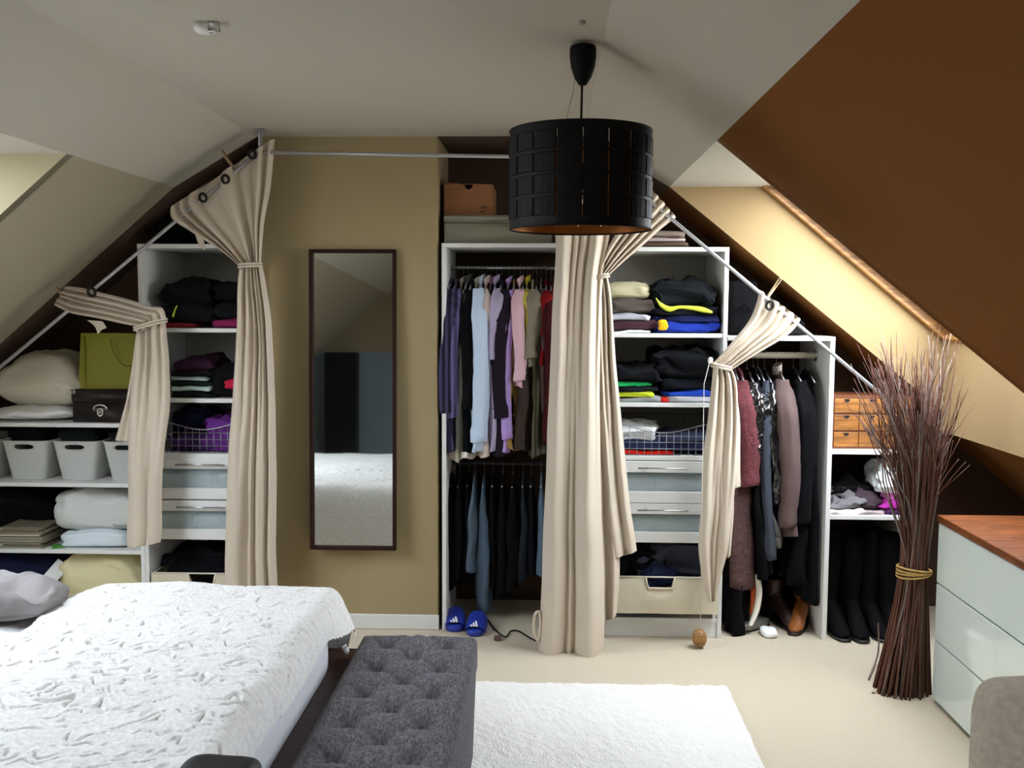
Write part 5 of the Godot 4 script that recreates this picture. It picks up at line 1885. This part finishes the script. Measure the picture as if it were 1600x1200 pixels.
# ---------------------------------------------------------------- rod and curtains
func tie_band(called: String, c: Vector3, hw: float, d: float, tilt: float, m: Material, t: Node3D) -> void:
	begin()
	for k in 2:
		hoop(c + Vector3(0, 0.006 * (k * 2 - 1), 0), Vector3(hw, tilt * hw, 0), Vector3(0, 0, d), 0.0055, 28, 6)
	part(called, m, t)

func eyelet(c: Vector3, t: Node3D, slant := 0.0) -> void:
	begin()
	hoop(c, Vector3(0.014, slant * 0.014, 0), Vector3(-slant * 0.016, 0.017, 0.0), 0.0065, 22, 8)
	part("eyelet", mat("eyelet metal", shade("#1c1a18"), 0.4, {"metal": 0.5}), t)

func build_curtains() -> void:
	var rod := mat("rod steel", shade("#b4b4b6"), 0.35, {"metal": 0.55})
	var t := thing("curtain_rod", "pale metal curtain rod following the slopes and ceiling across the gable", "curtain rod")
	var pl := Vector3(-2.795, 1.118, -4.550)
	var al := Vector3(-1.332, 2.285, -4.550)
	var ar := Vector3(0.218, 2.257, -4.550)
	var pr := Vector3(1.563, 1.152, -4.550)
	begin()
	tube([pl, al], 0.0085, -1, 12)
	part("slanted_rod", rod, t)
	begin()
	tube([al, ar], 0.0085, -1, 12)
	part("level_rod", rod, t)
	begin()
	tube([ar, pr], 0.0085, -1, 12)
	part("slanted_rod", rod, t)
	for c in [al, ar]:
		begin()
		soft(c, Vector3(0.034, 0.034, 0.034), {"plan": 1.0, "side": 1.0, "amp": 0.0, "nu": 14, "nv": 8})
		part("joint", rod, t)
	for c in [[al + Vector3(0.01, 0, 0), 0.0], [ar + Vector3(-0.01, 0, 0), 0.0]]:
		begin()
		box(Vector3(c[0].x, (c[0].y + FLAT_Y) / 2, c[0].z), Vector3(0.018, FLAT_Y - c[0].y + 0.01, 0.012), 0.002)
		box(Vector3(c[0].x, FLAT_Y - 0.004, c[0].z), Vector3(0.05, 0.008, 0.04), 0.002)
		part("bracket", rod, t)
	# brackets that stand square to the slopes
	for e in [[Vector3(-1.439, 2.199, -4.550), Vector3(-0.55, 0.83, 0)], [Vector3(-2.222, 1.577, -4.550), Vector3(-0.6, 0.8, 0)], [Vector3(0.980, 1.625, -4.550), Vector3(0.55, 0.83, 0)]]:
		var foot: Vector3 = e[0]
		var up: Vector3 = e[1].normalized()
		begin()
		var ln := 0.115
		box(foot + up * ln / 2, Vector3(0.014, ln, 0.012), 0.002, Basis(up.cross(Vector3(0, 0, 1)), up, Vector3(0, 0, 1)))
		part("bracket", mat("bracket tan", shade("#a88b68"), 0.6), t)
	settle(t)
	var linen := mat("curtain linen", shade("#c9bba8"), 0.92, {"bump": "mottle", "height": 0.12, "scale": 5.0, "sheen": 0.2, "spec": 0.15, "backlight": Color(0.12, 0.10, 0.08)})
	# small curtain far left: swept from the slanted rod to its tie, then hanging
	t = thing("curtain", "short beige curtain on the left slope, tied back over the low shelves", "curtain")
	begin()
	drape([[Vector3(-2.246, 1.675, -4.550), Vector3(-2.301, 1.583, -4.550), 0.03], [Vector3(-2.166, 1.666, -4.540), Vector3(-2.218, 1.547, -4.540), 0.045], [Vector3(-2.066, 1.643, -4.530), Vector3(-2.099, 1.527, -4.530), 0.045], [Vector3(-1.946, 1.614, -4.530), Vector3(-1.980, 1.501, -4.530), 0.045], [Vector3(-1.851, 1.584, -4.530), Vector3(-1.884, 1.484, -4.530), 0.04], [Vector3(-1.791, 1.576, -4.530), Vector3(-1.908, 1.472, -4.530), 0.035], [Vector3(-1.772, 1.526, -4.530), Vector3(-1.915, 1.454, -4.530), 0.03]], [[0.8, 0.8], [1.0, 1.1], [0.7, 0.7], [1.0, 1.0], [0.8, 0.9]], 3.0, 60, 80)
	part("cloth", linen, t)
	begin()
	drape([[Vector3(-1.918, 1.519, -4.550), Vector3(-1.785, 1.543, -4.550), 0.035], [Vector3(-1.927, 1.430, -4.550), Vector3(-1.781, 1.460, -4.550), 0.04], [Vector3(-1.941, 1.340, -4.550), Vector3(-1.772, 1.341, -4.550), 0.05], [Vector3(-1.965, 1.130, -4.550), Vector3(-1.771, 1.132, -4.550), 0.05], [Vector3(-1.977, 0.918, -4.550), Vector3(-1.803, 0.920, -4.550), 0.05], [Vector3(-1.987, 0.675, -4.550), Vector3(-1.825, 0.677, -4.550), 0.05], [Vector3(-1.994, 0.521, -4.550), Vector3(-1.825, 0.554, -4.550), 0.045], [Vector3(-1.996, 0.441, -4.550), Vector3(-1.833, 0.468, -4.550), 0.045]], [[1.2, 0.9], [0.7, 0.8], [1.3, 1.0], [0.8, 0.7]], 5.0, 70, 90, [[1.5, 0.9], [1.0, 0.6]])
	part("cloth", linen, t)
	begin()
	drape([[Vector3(-1.931, 1.459, -4.570), Vector3(-1.889, 1.471, -4.570), 0.02], [Vector3(-1.954, 1.309, -4.570), Vector3(-1.905, 1.309, -4.570), 0.02], [Vector3(-1.989, 1.143, -4.570), Vector3(-1.940, 1.143, -4.570), 0.02], [Vector3(-2.022, 1.037, -4.570), Vector3(-1.958, 1.031, -4.570), 0.02], [Vector3(-2.046, 0.951, -4.570), Vector3(-1.970, 0.946, -4.570), 0.018]], [[1.0, 0.9], [0.8, 0.7]], 6.0, 40, 40)
	part("cloth", linen, t)
	begin()
	drape([[Vector3(-2.142, 1.518, -4.530), Vector3(-2.070, 1.513, -4.530), 0.012], [Vector3(-2.106, 1.489, -4.530), Vector3(-2.052, 1.483, -4.530), 0.01], [Vector3(-2.092, 1.453, -4.530), Vector3(-2.071, 1.477, -4.530), 0.006]], [[1.0, 0.7]], 7.0, 16, 16)
	part("cloth", linen, t)
	tie_band("tieback", Vector3(-1.852, 1.498, -4.550), 0.075, 0.05, 0.28, linen, t)
	eyelet(Vector3(-2.107, 1.648, -4.510), t, 0.6)
	settle(t)
	# tall left curtain: a fan from rod to tie, then to the floor
	t = thing("curtain", "tall beige curtain beside the chimney breast, fanned out above its tie", "curtain")
	begin()
	drape([[Vector3(-1.751, 2.028, -4.555), Vector3(-1.261, 2.349, -4.555), 0.045], [Vector3(-1.741, 1.984, -4.550), Vector3(-1.267, 2.279, -4.550), 0.05], [Vector3(-1.657, 1.926, -4.545), Vector3(-1.282, 2.129, -4.545), 0.06], [Vector3(-1.534, 1.850, -4.545), Vector3(-1.312, 1.961, -4.545), 0.06], [Vector3(-1.440, 1.780, -4.545), Vector3(-1.326, 1.815, -4.545), 0.05], [Vector3(-1.422, 1.751, -4.545), Vector3(-1.333, 1.769, -4.545), 0.045]], [[0.6, 1.0], [0.5, 0.9], [0.9, 0.9], [1.3, 0.15], [1.4, 1.0], [0.9, 0.3], [0.9, 1.0], [0.5, 0.8]], 2.0, 60, 120)
	part("cloth", linen, t)
	begin()
	drape([[Vector3(-1.426, 1.792, -4.550), Vector3(-1.331, 1.798, -4.550), 0.045], [Vector3(-1.443, 1.698, -4.550), Vector3(-1.312, 1.698, -4.550), 0.05], [Vector3(-1.453, 1.462, -4.550), Vector3(-1.285, 1.463, -4.550), 0.06], [Vector3(-1.477, 1.164, -4.550), Vector3(-1.278, 1.165, -4.550), 0.065], [Vector3(-1.507, 0.862, -4.550), Vector3(-1.274, 0.865, -4.550), 0.07], [Vector3(-1.522, 0.527, -4.550), Vector3(-1.282, 0.530, -4.550), 0.07], [Vector3(-1.531, 0.250, -4.550), Vector3(-1.280, 0.254, -4.550), 0.07], [Vector3(-1.536, -0.029, -4.550), Vector3(-1.278, -0.037, -4.550), 0.07]], [[1.5, 1.0], [1.3, 0.8], [0.5, 0.8], [0.8, 0.5], [0.6, 0.9], [1.0, 1.0]], 9.0, 90, 110, [[1.7, 0.7], [0.5, 0.5], [0.9, 1.0], [0.7, 0.6]])
	part("cloth", linen, t)
	begin()
	drape([[Vector3(-1.634, 1.945, -4.530), Vector3(-1.604, 1.925, -4.530), 0.01], [Vector3(-1.628, 1.907, -4.530), Vector3(-1.587, 1.884, -4.530), 0.01], [Vector3(-1.612, 1.861, -4.530), Vector3(-1.582, 1.837, -4.530), 0.008]], [[1.0, 0.8]], 4.0, 14, 14)
	part("cloth", linen, t)
	tie_band("tieback", Vector3(-1.379, 1.772, -4.550), 0.052, 0.055, 0.05, linen, t)
	eyelet(Vector3(-1.584, 2.078, -4.525), t, 0.5)
	eyelet(Vector3(-1.479, 2.161, -4.525), t, 0.5)
	eyelet(Vector3(-1.354, 2.273, -4.525), t, 0.5)
	settle(t)
	# centre curtain: one straight fall in front, the rest swept up to the right slope
	t = thing("curtain", "long beige curtain in the centre, one edge swept up to the right slope", "curtain")
	begin()
	drape([[Vector3(0.017, 2.243, -4.550), Vector3(0.288, 2.234, -4.550), 0.05], [Vector3(0.025, 1.919, -4.540), Vector3(0.271, 1.919, -4.540), 0.055], [Vector3(0.021, 1.731, -4.530), Vector3(0.241, 1.732, -4.530), 0.06], [Vector3(0.011, 1.470, -4.520), Vector3(0.231, 1.471, -4.520), 0.065], [Vector3(-0.004, 1.120, -4.510), Vector3(0.235, 1.122, -4.510), 0.07], [Vector3(-0.016, 0.709, -4.490), Vector3(0.244, 0.712, -4.490), 0.08], [Vector3(-0.028, 0.356, -4.470), Vector3(0.259, 0.360, -4.470), 0.09], [Vector3(-0.038, 0.058, -4.460), Vector3(0.265, 0.064, -4.460), 0.09], [Vector3(-0.041, -0.008, -4.460), Vector3(0.260, -0.015, -4.460), 0.09]], [[1.7, 0.8], [0.75, 0.45], [0.8, 0.6], [1.5, 1.0], [0.5, 0.3]], 1.0, 110, 120, [[1.0, 0.75], [0.25, 0.35], [1.15, 1.1]])
	part("cloth", linen, t)
	begin()
	drape([[Vector3(0.428, 2.153, -4.560), Vector3(0.569, 1.993, -4.560), 0.045], [Vector3(0.388, 2.072, -4.555), Vector3(0.505, 1.944, -4.555), 0.05], [Vector3(0.326, 1.969, -4.550), Vector3(0.419, 1.865, -4.550), 0.05], [Vector3(0.263, 1.859, -4.550), Vector3(0.328, 1.785, -4.550), 0.045], [Vector3(0.224, 1.761, -4.550), Vector3(0.253, 1.715, -4.550), 0.035]], [[1.2, 0.9], [0.8, 0.8], [0.9, 1.0], [0.7, 0.8], [0.6, 0.7]], 8.0, 60, 90)
	part("cloth", linen, t)
	begin()
	drape([[Vector3(0.202, 1.739, -4.580), Vector3(0.267, 1.722, -4.580), 0.03], [Vector3(0.203, 1.616, -4.570), Vector3(0.285, 1.616, -4.570), 0.04], [Vector3(0.200, 1.352, -4.565), Vector3(0.308, 1.353, -4.565), 0.05], [Vector3(0.203, 0.997, -4.560), Vector3(0.342, 0.999, -4.560), 0.05], [Vector3(0.212, 0.699, -4.555), Vector3(0.378, 0.701, -4.555), 0.055], [Vector3(0.226, 0.519, -4.550), Vector3(0.404, 0.522, -4.550), 0.055], [Vector3(0.239, 0.405, -4.550), Vector3(0.413, 0.458, -4.550), 0.05]], [[1.0, 0.8], [0.8, 0.9], [0.8, 0.8], [1.1, 1.0]], 11.0, 90, 90, [[0.6, 0.5], [1.2, 1.0], [0.8, 0.7]])
	part("cloth", linen, t)
	begin()
	drape([[Vector3(0.184, 1.117, -4.550), Vector3(0.272, 1.118, -4.550), 0.03], [Vector3(0.194, 0.760, -4.550), Vector3(0.312, 0.761, -4.550), 0.04], [Vector3(0.209, 0.399, -4.545), Vector3(0.334, 0.401, -4.545), 0.045], [Vector3(0.223, 0.219, -4.540), Vector3(0.327, 0.205, -4.540), 0.045], [Vector3(0.236, 0.115, -4.540), Vector3(0.322, 0.153, -4.540), 0.04]], [[1.0, 0.9], [0.9, 1.0]], 12.0, 60, 60)
	part("cloth", linen, t)
	begin()
	tube(smooth_path([Vector3(-0.038, 0.039, -4.480), Vector3(-0.062, 0.097, -4.480), Vector3(-0.057, 0.172, -4.480), Vector3(-0.036, 0.188, -4.480)], 12) + smooth_path([Vector3(-0.030, 0.127, -4.480), Vector3(-0.038, 0.051, -4.480)], 4), 0.007, -1, 8)
	part("hem_loop", linen, t)
	tie_band("tieback", Vector3(0.237, 1.727, -4.570), 0.034, 0.05, 0.2, linen, t)
	settle(t)
	# small curtain on the right slope
	t = thing("curtain", "short pale curtain on the right slope, tied back over the coats", "curtain")
	begin()
	drape([[Vector3(0.950, 1.671, -4.560), Vector3(1.143, 1.533, -4.560), 0.045], [Vector3(0.943, 1.619, -4.550), Vector3(1.118, 1.498, -4.550), 0.05], [Vector3(0.909, 1.532, -4.545), Vector3(1.067, 1.452, -4.545), 0.055], [Vector3(0.841, 1.445, -4.540), Vector3(0.952, 1.382, -4.540), 0.05], [Vector3(0.768, 1.357, -4.540), Vector3(0.844, 1.311, -4.540), 0.04], [Vector3(0.743, 1.334, -4.540), Vector3(0.816, 1.293, -4.540), 0.035]], [[0.9, 0.8], [0.8, 0.3], [1.0, 1.0], [0.8, 0.9], [1.2, 0.9], [0.7, 0.8]], 14.0, 60, 100)
	part("cloth", linen, t)
	begin()
	drape([[Vector3(0.747, 1.339, -4.550), Vector3(0.826, 1.322, -4.550), 0.035], [Vector3(0.743, 1.239, -4.550), Vector3(0.859, 1.240, -4.550), 0.045], [Vector3(0.729, 1.063, -4.550), Vector3(0.872, 1.064, -4.550), 0.05], [Vector3(0.712, 0.885, -4.550), Vector3(0.867, 0.886, -4.550), 0.05], [Vector3(0.707, 0.676, -4.550), Vector3(0.854, 0.677, -4.550), 0.05], [Vector3(0.696, 0.495, -4.550), Vector3(0.840, 0.497, -4.550), 0.05], [Vector3(0.720, 0.330, -4.550), Vector3(0.814, 0.376, -4.550), 0.04], [Vector3(0.752, 0.218, -4.550), Vector3(0.781, 0.230, -4.550), 0.03]], [[1.2, 0.9], [0.9, 0.8], [1.0, 1.0], [0.7, 0.8]], 15.0, 80, 90, [[1.2, 0.8], [0.5, 0.4], [1.1, 1.0]])
	part("cloth", linen, t)
	begin()
	drape([[Vector3(0.791, 1.320, -4.570), Vector3(0.835, 1.315, -4.570), 0.02], [Vector3(0.818, 1.121, -4.565), Vector3(0.876, 1.121, -4.565), 0.025], [Vector3(0.828, 0.943, -4.565), Vector3(0.883, 0.943, -4.565), 0.025], [Vector3(0.832, 0.752, -4.565), Vector3(0.890, 0.762, -4.565), 0.02]], [[1.0, 0.9]], 16.0, 40, 30)
	part("cloth", linen, t)
	begin()
	drape([[Vector3(0.769, 0.884, -4.560), Vector3(0.851, 0.884, -4.560), 0.025], [Vector3(0.786, 0.645, -4.560), Vector3(0.860, 0.646, -4.560), 0.03], [Vector3(0.797, 0.410, -4.560), Vector3(0.849, 0.441, -4.560), 0.025]], [[1.0, 0.9], [0.8, 0.8]], 17.0, 36, 36)
	part("cloth", linen, t)
	tie_band("tieback", Vector3(0.785, 1.319, -4.550), 0.045, 0.05, -0.2, linen, t)
	begin()
	soft(Vector3(0.730, 1.349, -4.520), Vector3(0.024, 0.030, 0.024), {"plan": 0.9, "side": 0.9, "amp": 0.0, "nu": 16, "nv": 10})
	part("toggle", mat("toggle white", shade("#dcd8d0"), 0.5), t)
	eyelet(Vector3(0.991, 1.599, -4.520), t, -0.5)
	settle(t)
	# pull cord with a wooden ball
	var wood := mat("ball wood", shade("#c08a4c"), 0.45, {"tex": "wood", "scale": 4.0})
	t = thing("cord_pull", "wooden ball hanging just above the carpet on a thin white cord", "pull cord")
	begin()
	var bp := Vector3(0.711, 0.048, -4.555)
	lathe([Vector2(0.0, -0.042), Vector2(0.015, -0.040), Vector2(0.028, -0.029), Vector2(0.0345, -0.010), Vector2(0.035, 0.006), Vector2(0.030, 0.024), Vector2(0.019, 0.037), Vector2(0.008, 0.042), Vector2(0.0, 0.043)], bp, 28)
	part("ball", wood, t)
	begin()
	tube([bp + Vector3(0.004, 0.04, 0), Vector3(0.695, 0.782, -4.460), Vector3(0.699, 1.244, -4.490), Vector3(0.728, 1.359, -4.505)], 0.0016, -1, 5)
	part("cord", mat("string pale", shade("#cfcabf"), 0.8), t)
	settle(t)

# ---------------------------------------------------------------- bundle of twigs
func build_twigs() -> void:
	var r := RandomNumberGenerator.new()
	r.seed = 77
	var barks := [mat("bark dark", shade("#583627"), 0.75), mat("bark red", shade("#653a2a"), 0.75), mat("bark grey", shade("#7c6d66"), 0.8)]
	var t := thing("twig_bundle", "tall bundle of brown twigs tied with raffia standing by the dresser", "twigs")
	var base := Vector3(1.475, 0, -4.07)
	var tie := Vector3(1.50, 0.515, -4.05)
	var n := 190
	for k in n:
		var a := r.randf() * TAU
		var q := sqrt(r.randf())
		var b0 := base + Vector3(cos(a) * 0.115 * q, 0.0, sin(a) * 0.10 * q)
		var a1 := a + r.randf_range(-0.4, 0.4)
		var p1 := tie + Vector3(cos(a1) * 0.055 * q, 0.0, sin(a1) * 0.055 * q)
		var high := r.randf_range(0.95, 1.40) if k > 60 else r.randf_range(1.22, 1.50)
		var a2 := a1 + r.randf_range(-0.5, 0.5)
		var out := (0.03 + 0.075 * q) * r.randf_range(0.7, 1.2)
		var p2 := tie + Vector3(cos(a2) * out * 0.75, (high - tie.y) * 0.55, sin(a2) * out * 0.7) + Vector3(-0.005, 0, 0)
		var spread := (0.04 + 0.13 * q) * r.randf_range(0.7, 1.5)
		var p3 := Vector3(tie.x - 0.035, high, tie.z) + Vector3(cos(a2) * spread, 0, sin(a2) * spread * 0.8) + Vector3(r.randf_range(-0.03, 0.03), 0, 0)
		if k < 5:
			# the stray twigs that lean out to the left
			p2 = tie + Vector3(-0.10 - 0.012 * k, 0.38, 0.03)
			p3 = Vector3(tie.x - 0.245 + 0.03 * k, 1.14 + 0.07 * ((k * 3) % 5), tie.z + 0.05)
		begin()
		var bend := Vector3(r.randf_range(-0.02, 0.02), 0, r.randf_range(-0.02, 0.02))
		var rad := r.randf_range(0.0032, 0.0052)
		var path := smooth_path([b0, p1, p2, p2.lerp(p3, 0.55) + bend, p3], 16)
		tube(path, rad, rad * 0.3, 5)
		var kinks := 2 if k % 3 == 0 else (1 if k % 3 == 1 else 0)
		for m in kinks:
			var at: Vector3 = path[11 + 2 * m]
			var dir: Vector3 = (path[12 + 2 * m] - at).normalized()
			var off := Vector3(r.randf_range(-1, 1), 0.2, r.randf_range(-1, 1)).normalized()
			tube([at, at + dir * 0.06 + off * 0.02, at + dir * r.randf_range(0.11, 0.2) + off * 0.035], rad * 0.45, rad * 0.2, 4)
		part("twig", barks[2 if k % 4 == 0 else (1 if k % 4 < 2 else 0)], t)
	begin()
	for k in 4:
		hoop(tie + Vector3(0, -0.012 + 0.008 * k, 0), Vector3(0.066, 0.010 - 0.006 * k, 0), Vector3(0, 0.004 * (k % 2), 0.065), 0.0045, 30, 6)
	part("raffia_tie", mat("raffia", shade("#b8944f"), 0.7), t)
	settle(t)
	begin()
	tube(smooth_path([Vector3(1.375, 0.004, -4.184), Vector3(1.481, 0.050, -4.389) , Vector3(1.40, 0.26, -4.16)], 10), 0.0045, 0.003, 6)
	solo("loose_twig", barks[2], "single grey twig leaning away from the foot of the twig bundle", "twig")
	for k in 3:
		begin()
		var c: Vector3 = [Vector3(1.344, 0.003, -4.044), Vector3(1.464, 0.003, -4.043), Vector3(1.453, 0.003, -4.264)][k]
		tube([c, c + Vector3(0.014, 0.0, 0.006)], 0.003, 0.002, 5)
		solo("twig_bit", barks[0], "tiny broken bit of twig lying on the carpet by the bundle", "twig", "broken twig bits on the carpet")
